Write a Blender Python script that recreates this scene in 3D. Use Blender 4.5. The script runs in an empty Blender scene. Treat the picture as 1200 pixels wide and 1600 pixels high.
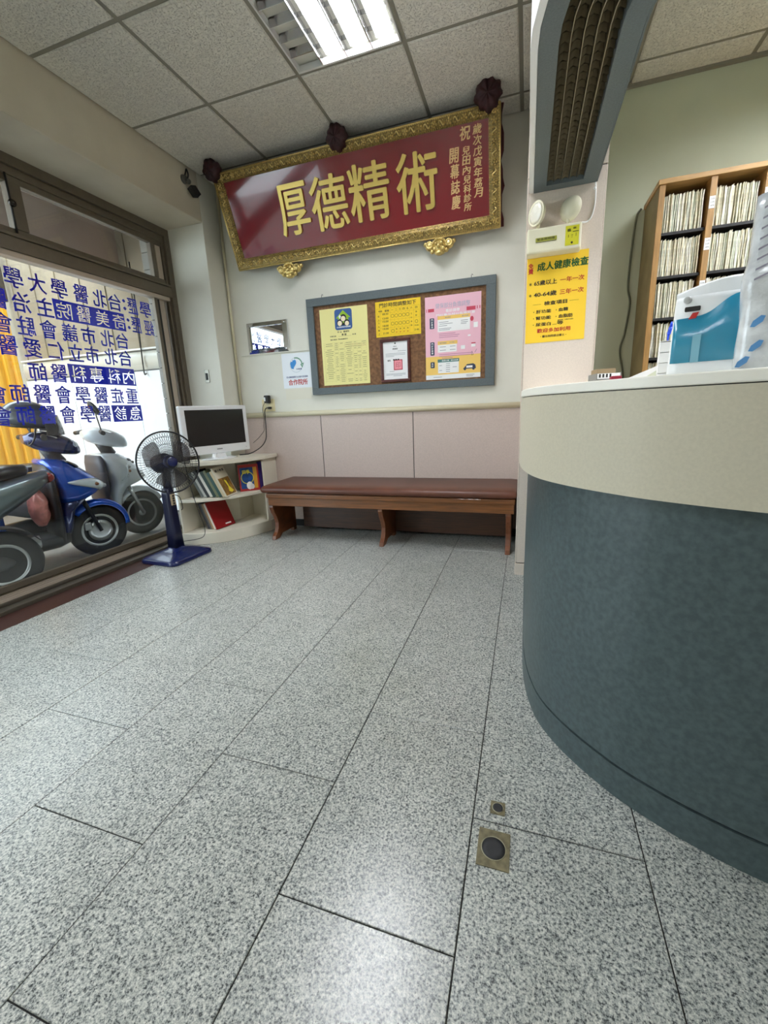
import bpy, math, random
from mathutils import Vector, Matrix, noise
random.seed(7)
PI = math.pi
S = bpy.context.scene
COL = S.collection

# ------------------------------------------------------------------ camera
def cam_setup():
    yaw, pitch, roll = -0.32567, -0.236798, -0.0413995
    cy, sy, cp, sp, cr, sr = math.cos(yaw), math.sin(yaw), math.cos(pitch), math.sin(pitch), math.cos(roll), math.sin(roll)
    f = Vector((sy*cp, cy*cp, sp)); r0 = Vector((cy, -sy, 0)); u0 = r0.cross(f)
    r = r0*cr + u0*sr; u = -r0*sr + u0*cr
    cd = bpy.data.cameras.new('camera'); co = bpy.data.objects.new('camera', cd); COL.objects.link(co)
    cd.sensor_fit = 'HORIZONTAL'; cd.sensor_width = 36; cd.lens = 663.26/1200*36
    cd.clip_start = .02; cd.clip_end = 100
    m = Matrix.Identity(4)
    for i in range(3):
        m[i][0] = r[i]; m[i][1] = u[i]; m[i][2] = -f[i]
    m.translation = (0, 0, 1.0)
    co.matrix_world = m
    S.camera = co
cam_setup()

# ------------------------------------------------------------------ world, exposure
S.view_settings.view_transform = 'Standard'
S.view_settings.look = 'None'
S.view_settings.gamma = 1
S.view_settings.use_curve_mapping = False
S.view_settings.exposure = 0.55
TUBE = 26.0          # brightness of the fluorescent tubes
SKY = 4.8            # overcast daylight in the street
w = bpy.data.worlds.new('sky'); S.world = w; w.use_nodes = True
bg = w.node_tree.nodes['Background']; bg.inputs[0].default_value = (.82, .91, 1.0, 1); bg.inputs[1].default_value = SKY
try:
    S.cycles.use_denoising = True
    S.cycles.max_bounces = 9; S.cycles.diffuse_bounces = 5; S.cycles.glossy_bounces = 4; S.cycles.transparent_max_bounces = 12
    S.cycles.sample_clamp_indirect = 6.0
    S.cycles.caustics_reflective = False; S.cycles.caustics_refractive = False
except Exception:
    pass

# ------------------------------------------------------------------ materials
def lin(c):
    return tuple(((x/255)/12.92 if x/255 <= .04045 else ((x/255+.055)/1.055)**2.4) for x in c)
MATS = {}
def mat(name, rgb, rough=.6, metal=0., spec=.5, ns=0, na=0., bump=0., bs=80, alpha=1., trans=0., coat=0., emit=0., detail=4, world=False):
    if name in MATS: return MATS[name]
    m = bpy.data.materials.new(name); m.use_nodes = True; nt = m.node_tree; N = nt.nodes; L = nt.links
    b = N['Principled BSDF']; c = (*lin(rgb), 1)
    b.inputs['Base Color'].default_value = c; b.inputs['Roughness'].default_value = rough; b.inputs['Metallic'].default_value = metal
    b.inputs['Specular IOR Level'].default_value = spec; b.inputs['Coat Weight'].default_value = coat
    if trans: b.inputs['Transmission Weight'].default_value = trans
    if alpha < 1: b.inputs['Alpha'].default_value = alpha
    if emit:
        b.inputs['Emission Color'].default_value = c; b.inputs['Emission Strength'].default_value = emit
    if na or bump:
        tc = N.new('ShaderNodeTexCoord'); src = tc.outputs['Object']
        if world:
            g = N.new('ShaderNodeNewGeometry'); src = g.outputs['Position']
    if na:
        n = N.new('ShaderNodeTexNoise'); n.inputs['Scale'].default_value = ns; n.inputs['Detail'].default_value = detail
        L.new(src, n.inputs['Vector'])
        cr = N.new('ShaderNodeValToRGB'); cr.color_ramp.elements[0].position = .35; cr.color_ramp.elements[1].position = .65
        cr.color_ramp.elements[0].color = (*[x*(1-na) for x in c[:3]], 1); cr.color_ramp.elements[1].color = (*[min(1, x*(1+na*.6)) for x in c[:3]], 1)
        L.new(n.outputs['Fac'], cr.inputs['Fac']); L.new(cr.outputs['Color'], b.inputs['Base Color'])
    if bump:
        n2 = N.new('ShaderNodeTexNoise'); n2.inputs['Scale'].default_value = bs; n2.inputs['Detail'].default_value = 3
        L.new(src, n2.inputs['Vector'])
        bp = N.new('ShaderNodeBump'); bp.inputs['Strength'].default_value = bump; bp.inputs['Distance'].default_value = .004
        L.new(n2.outputs['Fac'], bp.inputs['Height']); L.new(bp.outputs['Normal'], b.inputs['Normal'])
    MATS[name] = m
    return m

def granite():
    m = bpy.data.materials.new('grey granite'); m.use_nodes = True; nt = m.node_tree; N = nt.nodes; L = nt.links
    b = N['Principled BSDF']; b.inputs['Roughness'].default_value = .33; b.inputs['Specular IOR Level'].default_value = .75
    g = N.new('ShaderNodeNewGeometry'); oi = N.new('ShaderNodeObjectInfo')
    ml = N.new('ShaderNodeVectorMath'); ml.operation = 'SCALE'; ml.inputs['Scale'].default_value = 40
    cb = N.new('ShaderNodeCombineXYZ'); L.new(oi.outputs['Random'], cb.inputs[0]); L.new(oi.outputs['Random'], cb.inputs[1]); cb.inputs[2].default_value = .0019/40
    L.new(cb.outputs[0], ml.inputs[0])
    ad = N.new('ShaderNodeVectorMath'); ad.operation = 'ADD'; L.new(g.outputs['Position'], ad.inputs[0]); L.new(ml.outputs[0], ad.inputs[1])
    def nz(sc, det, ro=.6):
        n = N.new('ShaderNodeTexNoise'); n.inputs['Scale'].default_value = sc; n.inputs['Detail'].default_value = det; n.inputs['Roughness'].default_value = ro
        L.new(ad.outputs[0], n.inputs['Vector']); return n
    a = nz(185, 3, .75)
    cr = N.new('ShaderNodeValToRGB'); e = cr.color_ramp.elements
    e[0].position = .35; e[0].color = (*lin((78, 81, 81)), 1); e[1].position = .66; e[1].color = (*lin((230, 230, 222)), 1)
    k = e.new(.435); k.color = (*lin((128, 132, 131)), 1)
    k = e.new(.49); k.color = (*lin((172, 176, 170)), 1)
    k = e.new(.58); k.color = (*lin((202, 203, 195)), 1)
    L.new(a.outputs['Fac'], cr.inputs['Fac'])
    v = N.new('ShaderNodeTexVoronoi'); v.inputs['Scale'].default_value = 170; L.new(ad.outputs[0], v.inputs['Vector'])
    vr = N.new('ShaderNodeValToRGB'); vr.color_ramp.elements[0].position = .10; vr.color_ramp.elements[0].color = (.09, .09, .09, 1)
    vr.color_ramp.elements[1].position = .34; vr.color_ramp.elements[1].color = (1, 1, 1, 1)
    L.new(v.outputs['Distance'], vr.inputs['Fac'])
    sel = N.new('ShaderNodeSeparateColor'); L.new(v.outputs['Color'], sel.inputs[0])
    gt = N.new('ShaderNodeMath'); gt.operation = 'LESS_THAN'; gt.inputs[1].default_value = .3; L.new(sel.outputs[0], gt.inputs[0])
    mm = N.new('ShaderNodeMath'); mm.operation = 'MULTIPLY'; mm.inputs[1].default_value = .9; L.new(gt.outputs[0], mm.inputs[0])
    mx = N.new('ShaderNodeMix'); mx.data_type = 'RGBA'; mx.blend_type = 'MULTIPLY'
    L.new(mm.outputs[0], mx.inputs[0]); L.new(cr.outputs[0], mx.inputs[6]); L.new(vr.outputs[0], mx.inputs[7])
    big = nz(6, 3)
    br = N.new('ShaderNodeValToRGB'); br.color_ramp.elements[0].color = (.86, .86, .85, 1); br.color_ramp.elements[0].position = .3
    br.color_ramp.elements[1].color = (1, 1, 1, 1); br.color_ramp.elements[1].position = .7
    L.new(big.outputs['Fac'], br.inputs['Fac'])
    m2 = N.new('ShaderNodeMix'); m2.data_type = 'RGBA'; m2.blend_type = 'MULTIPLY'; m2.inputs[0].default_value = 1
    L.new(mx.outputs[2], m2.inputs[6]); L.new(br.outputs[0], m2.inputs[7]); L.new(m2.outputs[2], b.inputs['Base Color'])
    rr = N.new('ShaderNodeMapRange'); rr.inputs[3].default_value = .23; rr.inputs[4].default_value = .34
    L.new(a.outputs['Fac'], rr.inputs[0]); L.new(rr.outputs[0], b.inputs['Roughness'])
    return m

def ceil_mat():
    m = mat('mineral fibre tile', (226, 223, 212), .9, spec=.2, ns=60, na=.10, detail=6)
    nt = m.node_tree; N = nt.nodes; L = nt.links; b = N['Principled BSDF']
    tc = N.new('ShaderNodeTexCoord')
    v = N.new('ShaderNodeTexNoise'); v.inputs['Scale'].default_value = 130; v.inputs['Detail'].default_value = 5; v.inputs['Roughness'].default_value = .7
    L.new(tc.outputs['Object'], v.inputs['Vector'])
    cr = N.new('ShaderNodeValToRGB'); cr.color_ramp.elements[0].position = .36; cr.color_ramp.elements[0].color = (.45, .45, .45, 1)
    cr.color_ramp.elements[1].position = .45; cr.color_ramp.elements[1].color = (1, 1, 1, 1)
    L.new(v.outputs['Fac'], cr.inputs['Fac'])
    old = b.inputs['Base Color'].links[0].from_socket
    mx = N.new('ShaderNodeMix'); mx.data_type = 'RGBA'; mx.blend_type = 'MULTIPLY'; mx.inputs[0].default_value = .38
    L.new(old, mx.inputs[6]); L.new(cr.outputs[0], mx.inputs[7]); L.new(mx.outputs[2], b.inputs['Base Color'])
    bp = N.new('ShaderNodeBump'); bp.inputs['Strength'].default_value = .8; bp.inputs['Distance'].default_value = .006
    L.new(cr.outputs[0], bp.inputs['Height']); L.new(bp.outputs[0], b.inputs['Normal'])
    return m

def wood(name, rgb, rough=.4, sc=6, stretch=(1, 14, 14), amt=.35, coat=.2):
    m = mat(name, rgb, rough, coat=coat); nt = m.node_tree; N = nt.nodes; L = nt.links; b = N['Principled BSDF']
    tc = N.new('ShaderNodeTexCoord'); mp = N.new('ShaderNodeMapping'); mp.inputs['Scale'].default_value = stretch
    L.new(tc.outputs['Object'], mp.inputs[0])
    n = N.new('ShaderNodeTexNoise'); n.inputs['Scale'].default_value = sc; n.inputs['Detail'].default_value = 7; n.inputs['Distortion'].default_value = .6
    L.new(mp.outputs[0], n.inputs['Vector'])
    c = lin(rgb); cr = N.new('ShaderNodeValToRGB'); cr.color_ramp.elements[0].position = .3; cr.color_ramp.elements[1].position = .7
    cr.color_ramp.elements[0].color = (*[x*(1-amt) for x in c], 1); cr.color_ramp.elements[1].color = (*[min(1, x*(1+amt*.7)) for x in c], 1)
    L.new(n.outputs['Fac'], cr.inputs['Fac']); L.new(cr.outputs[0], b.inputs['Base Color'])
    return m

def glass_mat(name, tint=(.93, .96, .95), rough=0.0, refl=.10):
    m = bpy.data.materials.new(name); m.use_nodes = True; nt = m.node_tree; N = nt.nodes; L = nt.links
    N.remove(N['Principled BSDF']); out = N['Material Output']
    t = N.new('ShaderNodeBsdfTransparent'); t.inputs[0].default_value = (*tint, 1)
    g = N.new('ShaderNodeBsdfGlossy'); g.inputs['Roughness'].default_value = rough
    lw = N.new('ShaderNodeLayerWeight'); lw.inputs[0].default_value = .5
    pw = N.new('ShaderNodeMath'); pw.operation = 'POWER'; pw.inputs[1].default_value = 4; L.new(lw.outputs['Facing'], pw.inputs[0])
    fr = N.new('ShaderNodeMapRange'); fr.inputs[3].default_value = .045; fr.inputs[4].default_value = .6; L.new(pw.outputs[0], fr.inputs[0])
    mx = N.new('ShaderNodeMixShader'); L.new(fr.outputs[0], mx.inputs[0]); L.new(t.outputs[0], mx.inputs[1]); L.new(g.outputs[0], mx.inputs[2])
    L.new(mx.outputs[0], out.inputs[0])
    return m

M_GRAN = granite()
M_CEIL = ceil_mat()
M_WALL = mat('warm white paint', (226, 224, 211), .75, spec=.3, ns=3, na=.05, bump=.08, bs=60, world=True)
M_BEAM = mat('beige beam paint', (205, 197, 178), .8, spec=.3, ns=4, na=.06, bump=.15, bs=150, world=True)
M_GREEN = mat('pale green paint', (202, 208, 184), .7, spec=.3, ns=3, na=.04, bump=.1, bs=140, world=True)
M_PINK = mat('pink laminate', (206, 188, 178), .45, spec=.45, ns=140, na=.06, bump=.06, bs=300, world=True)
M_PINK2 = mat('pale pink laminate', (222, 208, 194), .45, spec=.45, ns=140, na=.05, bump=.05, bs=300, world=True)
M_BLACK = mat('black joint', (14, 14, 14), .6)
M_CREAM = mat('cream laminate', (205, 197, 175), .5, spec=.4, ns=160, na=.04, bump=.05, bs=300, world=True)
M_TEAL = mat('dark teal laminate', (74, 88, 90), .42, spec=.5, ns=70, na=.22, detail=8, world=True)
M_SOFF = mat('slate grey laminate', (94, 104, 106), .55, ns=180, na=.12, world=True)
M_TOP = mat('ivory worktop edge', (248, 244, 232), .4)
M_WHITE = mat('white paint', (238, 238, 236), .55)
M_GROUT = mat('dark grout', (34, 32, 30), .9)
M_ALU = mat('bronze aluminium', (108, 99, 85), .42, metal=.35, ns=30, na=.06)
M_ALU2 = mat('pale aluminium', (190, 176, 160), .4, metal=.3)
M_DARK = mat('dark rubber', (30, 28, 26), .6)
M_REDG = mat('dark red granite', (72, 44, 38), .35, ns=120, na=.3)
M_GLASS = glass_mat('window glass')
M_IVORY = mat('ivory rail', (222, 214, 184), .45)

# ------------------------------------------------------------------ mesh helpers
class MB:
    def __init__(s): s.v = []; s.f = []; s.sm = []
    def add(s, vs, fs, smooth=False):
        o = len(s.v); s.v += [tuple(p) for p in vs]; s.f += [tuple(i+o for i in f) for f in fs]; s.sm += [smooth]*len(fs); return s
    def box(s, x0, x1, y0, y1, z0, z1, M=None):
        vs = [Vector(p) for p in ((x0,y0,z0),(x1,y0,z0),(x1,y1,z0),(x0,y1,z0),(x0,y0,z1),(x1,y0,z1),(x1,y1,z1),(x0,y1,z1))]
        if M is not None: vs = [M @ p for p in vs]
        return s.add(vs, [(0,3,2,1),(4,5,6,7),(0,1,5,4),(1,2,6,5),(2,3,7,6),(3,0,4,7)])
    def loft(s, rings, cap=True, smooth=True, closed=True):
        n = len(rings[0]); vs = [p for r in rings for p in r]; fs = []
        for i in range(len(rings)-1):
            for j in range(n if closed else n-1):
                k = (j+1) % n; fs.append((i*n+j, i*n+k, (i+1)*n+k, (i+1)*n+j))
        s.add(vs, fs, smooth)
        if cap and closed:
            o = len(s.v)-len(vs); s.f.append(tuple(range(o+n-1, o-1, -1))); s.f.append(tuple(range(o+(len(rings)-1)*n, o+len(rings)*n))); s.sm += [False, False]
        return s
    def prism(s, poly, z0, z1, M=None):
        a = [Vector((x, y, z0)) for x, y in poly]; b = [Vector((x, y, z1)) for x, y in poly]
        if M is not None: a = [M @ p for p in a]; b = [M @ p for p in b]
        return s.loft([a, b], smooth=False)
    def cyl(s, p, q, r, r2=None, n=16, smooth=True):
        p = Vector(p); q = Vector(q); d = (q-p).normalized(); a = d.orthogonal().normalized(); b = d.cross(a); r2 = r if r2 is None else r2
        R = [[c + (a*math.cos(t)+b*math.sin(t))*rr for t in [2*PI*i/n for i in range(n)]] for c, rr in ((p, r), (q, r2))]
        return s.loft(R, smooth=smooth)
    def tube(s, pts, r, n=8, cap=True, closed=False):
        pts = [Vector(p) for p in pts]; m = len(pts); rs = r if isinstance(r, (list, tuple)) else [r]*m; rings = []; prev = None
        for i, p in enumerate(pts):
            if closed: t = (pts[(i+1) % m]-pts[i-1]).normalized()
            else: t = (pts[min(i+1, m-1)]-pts[max(i-1, 0)]).normalized()
            a = t.orthogonal().normalized() if prev is None else (prev - t*prev.dot(t)).normalized()
            prev = a; b = t.cross(a)
            rings.append([p+(a*math.cos(k)+b*math.sin(k))*rs[i] for k in [2*PI*j/n for j in range(n)]])
        if closed: rings.append(rings[0]); return s.loft(rings, cap=False)
        return s.loft(rings, cap=cap)
    def lathe(s, prof, c=(0,0,0), axis=(0,0,1), n=32, smooth=True):
        c = Vector(c); ax = Vector(axis).normalized(); a = ax.orthogonal().normalized(); b = ax.cross(a)
        rings = [[c+ax*h+(a*math.cos(t)+b*math.sin(t))*max(r, 1e-5) for t in [2*PI*i/n for i in range(n)]] for r, h in prof]
        return s.loft(rings, smooth=smooth)
    def torus(s, c, axis, R, r, n=40, m=10):
        c = Vector(c); ax = Vector(axis).normalized(); a = ax.orthogonal().normalized(); b = ax.cross(a)
        return s.tube([c+(a*math.cos(t)+b*math.sin(t))*R for t in [2*PI*i/n for i in range(n)]], r, m, closed=True)
    def sphere(s, c, r, n=12, m=8, M=None, sc=(1,1,1)):
        rings = []
        for i in range(m+1):
            t = PI*i/m; rings.append([Vector((c[0]+sc[0]*r*max(math.sin(t),1e-4)*math.cos(k), c[1]+sc[1]*r*max(math.sin(t),1e-4)*math.sin(k), c[2]-sc[2]*r*math.cos(t))) for k in [2*PI*j/n for j in range(n)]])
        if M is not None: rings = [[M @ p for p in q] for q in rings]
        return s.loft(rings, cap=False)
    def build(s, name, material, parent=None, world=False, bevel=0, seg=2, kind=None, label=None, sub=0, sol=0):
        me = bpy.data.meshes.new(name); me.from_pydata(s.v, [], s.f); me.update()
        me.polygons.foreach_set('use_smooth', s.sm)
        me.materials.append(material)
        o = bpy.data.objects.new(name, me); COL.objects.link(o)
        if parent is not None:
            o.parent = parent
            if world:
                pw = parent.get('_base'); o.location = -Vector(pw) if pw else (0, 0, 0)
        if sol:
            md = o.modifiers.new('solid', 'SOLIDIFY'); md.thickness = sol; md.offset = 0
        if bevel:
            md = o.modifiers.new('bevel', 'BEVEL'); md.width = bevel; md.segments = seg; md.limit_method = 'ANGLE'; md.angle_limit = .6
        if sub:
            md = o.modifiers.new('sub', 'SUBSURF'); md.levels = sub; md.render_levels = sub
        if kind: o['kind'] = kind
        if label: o['label'] = label
        return o

def tag(o, label, cat, group=None):
    o['label'] = label; o['category'] = cat
    if group: o['group'] = group
    return o
def empty(name, loc, label=None, cat=None, group=None, rot=None, M=None):
    o = bpy.data.objects.new(name, None); COL.objects.link(o); o.empty_display_size = .05
    if M is not None: o.matrix_world = M
    else:
        o.location = loc
        if rot: o.rotation_euler = rot
    o['_base'] = list(loc)
    if label: tag(o, label, cat, group)
    return o
def struct(name, mb, m, **k):
    o = mb.build(name, m, **k); o['kind'] = 'structure'; return o
def copy_tree(o, parent=None):
    c = o.copy(); COL.objects.link(c)
    if parent is not None: c.parent = parent
    for ch in list(o.children): copy_tree(ch, c)
    return c
def box(x0, x1, y0, y1, z0, z1): return MB().box(x0, x1, y0, y1, z0, z1)
def rbox(x0, x1, y0, y1, z0, z1, yaw=0, c=(0, 0)):
    return MB().box(x0, x1, y0, y1, z0, z1, Matrix.Translation((c[0], c[1], 0)) @ Matrix.Rotation(yaw, 4, 'Z'))
def spline(P, n=8, closed=False):
    P = [Vector(p) for p in P]; out = []; m = len(P)
    for i in range(m if closed else m-1):
        p0 = P[i-1] if (i > 0 or closed) else P[0]*2-P[1]; p1 = P[i]; p2 = P[(i+1) % m]; p3 = P[(i+2) % m] if (i+2 < m or closed) else P[-1]*2-P[-2]
        for k in range(n):
            t = k/n; out.append(.5*((2*p1)+(p2-p0)*t+(2*p0-5*p1+4*p2-p3)*t*t+(3*p1-p0-3*p2+p3)*t**3))
    if not closed: out.append(P[-1])
    return out

# lettering: glyph outlines of the built-in font, laid on a plane given by O, U, V (N points to the reader)
_tc = bpy.data.curves.new('glyphs', 'FONT'); _to = bpy.data.objects.new('glyphs', _tc); COL.objects.link(_to)
_cache = {}
def glyph(body, bold=0., ext=0., bev=0.):
    k = (body, bold, ext, bev)
    if k not in _cache:
        _tc.body = body; _tc.offset = bold; _tc.extrude = ext; _tc.bevel_depth = bev; _tc.bevel_resolution = 1; _tc.resolution_u = 3
        bpy.context.view_layer.update(); dg = bpy.context.evaluated_depsgraph_get()
        me = bpy.data.meshes.new_from_object(_to.evaluated_get(dg))
        vs = [v.co.copy() for v in me.vertices]; fs = [tuple(p.vertices) for p in me.polygons]; bpy.data.meshes.remove(me)
        xs = [v.x for v in vs] or [0]; ys = [v.y for v in vs] or [0]
        _cache[k] = (vs, fs, min(xs), max(xs), min(ys), max(ys))
    return _cache[k]
class Sheet:
    """flat print on a sheet: local x to the reader's right, y up, z to the reader"""
    def __init__(s, O=(0,0,0), U=(1,0,0), V=(0,0,1)):
        s.O = Vector(O); s.U = Vector(U).normalized(); s.V = Vector(V).normalized(); s.N = s.U.cross(s.V); s.mb = MB()
    def P(s, x, y, z): return s.O+s.U*x+s.V*y+s.N*z
    def text(s, body, cx, cy, w=None, h=None, bold=.02, z=.0006, ext=0., bev=0., shear=0.):
        vs, fs, x0, x1, y0, y1 = glyph(body, 0, ext, bev); W = max(x1-x0, .01); H = max(y1-y0, .01)
        if w is None: sx = sy = h/H
        elif h is None: sx = sy = w/W
        else: sx = w/W; sy = h/H
        mx, my = (x0+x1)/2, (y0+y1)/2; sz = (sx+sy)/2
        for i, (dx, dy) in enumerate(((0, 0),) if bold < .015 else ((-1, 0), (1, 0), (0, -.7), (0, .7))):
            dx *= bold*.8; dy *= bold*.8
            s.mb.add([s.P(cx+((v.x-mx)+shear*(v.y-my)+dx)*sx, cy+(v.y-my+dy)*sy, z+v.z*sz+i*.00002) for v in vs], fs)
        return s
    def left(s, body, x, cy, h, **k):
        vs, fs, x0, x1, y0, y1 = glyph(body, 0, 0., 0.); W = (x1-x0)*h/max(y1-y0, .3)
        return s.text(body, x+W/2, cy, w=W, h=(y1-y0)*h/max(y1-y0, .3), **k)
    def rect(s, x0, x1, y0, y1, z=.0004):
        s.mb.add([s.P(x0, y0, z), s.P(x1, y0, z), s.P(x1, y1, z), s.P(x0, y1, z)], [(0, 1, 2, 3)]); return s
    def line(s, x0, y0, x1, y1, w=.0008, z=.0004):
        d = Vector((x1-x0, y1-y0)); n = Vector((-d.y, d.x)).normalized()*w/2
        s.mb.add([s.P(x0-n.x, y0-n.y, z), s.P(x1-n.x, y1-n.y, z), s.P(x1+n.x, y1+n.y, z), s.P(x0+n.x, y0+n.y, z)], [(0, 1, 2, 3)]); return s
    def poly(s, pts, z=.0004):
        s.mb.add([s.P(x, y, z) for x, y in pts], [tuple(range(len(pts)))]); return s
    def disc(s, cx, cy, r, z=.0004, sy=1, n=20): return s.poly([(cx+r*math.cos(2*PI*i/n), cy+r*sy*math.sin(2*PI*i/n)) for i in range(n)], z)
    def ring(s, cx, cy, r, w, z=.0005, n=20):
        vs = []; fs = []
        for i in range(n):
            t = 2*PI*i/n; vs += [s.P(cx+(r-w/2)*math.cos(t), cy+(r-w/2)*math.sin(t), z), s.P(cx+(r+w/2)*math.cos(t), cy+(r+w/2)*math.sin(t), z)]
            j = (i+1) % n; fs.append((2*i, 2*i+1, 2*j+1, 2*j))
        s.mb.add(vs, fs); return s
    def rrect(s, x0, x1, y0, y1, r, z=.0004):
        pts = []
        for cx, cy, a in ((x1-r, y0+r, -PI/2), (x1-r, y1-r, 0), (x0+r, y1-r, PI/2), (x0+r, y0+r, PI)):
            pts += [(cx+r*math.cos(a+PI/2*k/4), cy+r*math.sin(a+PI/2*k/4)) for k in range(5)]
        return s.poly(pts, z)
    def build(s, name, m, parent=None, **k):
        if name in ('print_lines', 'table_print'): k['kind'] = 'stuff'
        return s.mb.build(name, m, parent, **k)

INK = mat('black ink', (28, 26, 24), .6)
INKR = mat('red ink', (186, 40, 34), .6)
INKG = mat('green ink', (22, 88, 40), .6)
INKB = mat('blue ink', (44, 92, 160), .6)
INKW = mat('white ink', (244, 244, 242), .6)
INKGR = mat('grey ink', (128, 124, 110), .6)

# =================================================================== SETTING
ZC = 2.79; YB = 3.33; XL = -2.44
# floor: grout bed plus single granite tiles in running bond
fl = struct('floor', box(XL-.02, 3.2, -2.2, YB, -.05, -.003), M_GROUT)
TW, TL = .3777, .5825
tile_me = {}
def tile(x0, x1, y0, y1):
    g = .0014
    k = (round(x1-x0, 4), round(y1-y0, 4))
    if k not in tile_me:
        t = MB(); w_, l_ = x1-x0-2*g, y1-y0-2*g; c = .0012
        t.loft([[(0,0,-.02),(w_,0,-.02),(w_,l_,-.02),(0,l_,-.02)], [(0,0,-c),(w_,0,-c),(w_,l_,-c),(0,l_,-c)], [(c,c,0),(w_-c,c,0),(w_-c,l_-c,0),(c,l_-c,0)]], smooth=False)
        me = bpy.data.meshes.new('granite_tile'); me.from_pydata(t.v, [], t.f); me.materials.append(M_GRAN); tile_me[k] = me
    o = bpy.data.objects.new('granite_tile', tile_me[k]); COL.objects.link(o); o.parent = fl
    o.location = (x0+g, y0+g, random.uniform(-.0003, .0002))
for k in range(-9, 8):
    x1 = .286-TW*k; x0 = x1-TW
    x0, x1 = max(x0, -2.46), min(x1, 3.2)
    if x1-x0 < .02: continue
    y = (.577 if k % 2 else .868)-TL*6
    while y < YB:
        a, b = max(y, -2.2), min(y+TL, YB)
        if b-a > .02: tile(x0, x1, a, b)
        y += TL
struct('trim_1', box(-2.64, -2.461, -.5, 3.12, -.05, .0), M_REDG)

# ceiling: board above, T-bar grid and lay-in tiles
ce = struct('ceiling', box(XL-.4, 3.2, -2.2, YB+.1, ZC+.03, ZC+.08), M_WALL)
CX = [-2.44, -1.85, -1.25, -.65, -.095, .5, 1.095, 1.69, 2.28, 2.88, 3.2]
CY = [-2.2, -1.65, -1.05, -.45, .15, .75, 1.35, 1.95, 2.55, 3.15, 3.33]
M_TBAR = mat('grey ceiling grid', (140, 137, 124), .8)
lit = {(-1.25, 1.35), (-1.25, 1.95), (-1.25, -1.65), (-1.25, -1.05), (1.095, 1.35), (1.095, 1.95), (1.69, 1.35), (1.69, 1.95)}
tme = {}
for i in range(len(CX)-1):
    for j in range(len(CY)-1):
        x0, x1, y0, y1 = CX[i], CX[i+1], CY[j], CY[j+1]
        if (x0, y0) in lit: continue
        k = (round(x1-x0, 3), round(y1-y0, 3)); w_, l_ = k
        if k not in tme:
            g = .011
            t = MB(); t.loft([[(g,g,.02),(g,l_-g,.02),(w_-g,l_-g,.02),(w_-g,g,.02)], [(g,g,-.002),(g,l_-g,-.002),(w_-g,l_-g,-.002),(w_-g,g,-.002)], [(g+.006,g+.006,-.007),(g+.006,l_-g-.006,-.007),(w_-g-.006,l_-g-.006,-.007),(w_-g-.006,g+.006,-.007)]], smooth=False)
            me = bpy.data.meshes.new('ceiling_tile'); me.from_pydata(t.v, [], t.f); me.materials.append(M_CEIL); tme[k] = me
        o = bpy.data.objects.new('ceiling_tile', tme[k]); COL.objects.link(o); o.parent = ce; o.location = (x0, y0, ZC+random.uniform(0, .002))
for x in CX[1:-1]:
    for a, b in ((-2.2, YB),):
        MB().box(x-.011, x+.011, a, b, ZC+.001, ZC+.02).build('grid_bar', M_TBAR, ce)
for y in CY[1:-1]:
    for i in range(len(CX)-1):
        if (CX[i], y) in ((-1.25, 1.95), (-1.25, -1.05), (1.095, 1.95), (1.69, 1.95)): continue
        MB().box(CX[i]+.011, CX[i+1]-.011, y-.011, y+.011, ZC+.001, ZC+.02).build('grid_bar', M_TBAR, ce)

# back wall: painted above, pink laminate panels below, ivory rail between
wb = struct('wall_back', box(XL-.46, .33, YB, YB+.12, 0, ZC+.03), M_WALL)
for a, b in ((-2.44, -1.653), (-1.647, -.8515), (-.8455, -.0375)):
    MB().box(a, b, YB-.012, YB, 0, .975).build('wainscot_panel', M_PINK, wb, bevel=.001)
MB().box(-2.44, -.036, YB-.009, YB+.001, 0, .974).build('joint_backing', M_BLACK, wb)
rl = [(0, .972), (-.02, .974), (-.031, .983), (-.034, .993), (-.031, 1.003), (-.022, 1.011), (-.01, 1.014), (0, 1.016)]
t = MB(); t.loft([[(x, YB+a-.0005, z) for a, z in rl] for x in (XL+.001, -.037)], smooth=True)
struct('trim_2', t, M_IVORY)
t = MB(); t.box(-2.36, -1.70, YB-.012, YB, 1.497, 1.528)
t.build('cable_cover', M_WALL, wb)
struct('wall_back_reception', box(.33, 3.2, YB, YB+.12, 0, ZC+.03), M_GREEN)
struct('wall_right', box(3.2, 3.3, -2.2, YB+.12, 0, ZC+.08), M_GREEN)
struct('wall_rear', box(XL-.46, 3.3, -2.3, -2.2, 0, ZC+.08), M_WALL)
# ceiling edge strip of the reception (tiles end in a narrow lowered strip at the wall)
struct('trim_3', box(.33, 3.2, YB-.02, YB, ZC-.022, ZC+.01), M_TBAR)

# left wall: header and pier round the street window
struct('wall_left', MB().box(-2.9, XL, -2.2, 3.12, 2.46, ZC+.03), M_BEAM, bevel=.006)
struct('wall_left_pier', MB().box(-2.9, XL, 3.12, YB+.12, -.1, ZC+.03), M_WALL, bevel=.004)
struct('wall_left_rear', MB().box(-2.9, XL, -2.2, -.5, -.1, 2.46), M_WALL)
t = MB(); t.cyl((-2.418, YB-.016, 1.0), (-2.418, YB-.016, 2.79), .011, n=12)
struct('trim_4', t, M_IVORY)

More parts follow.
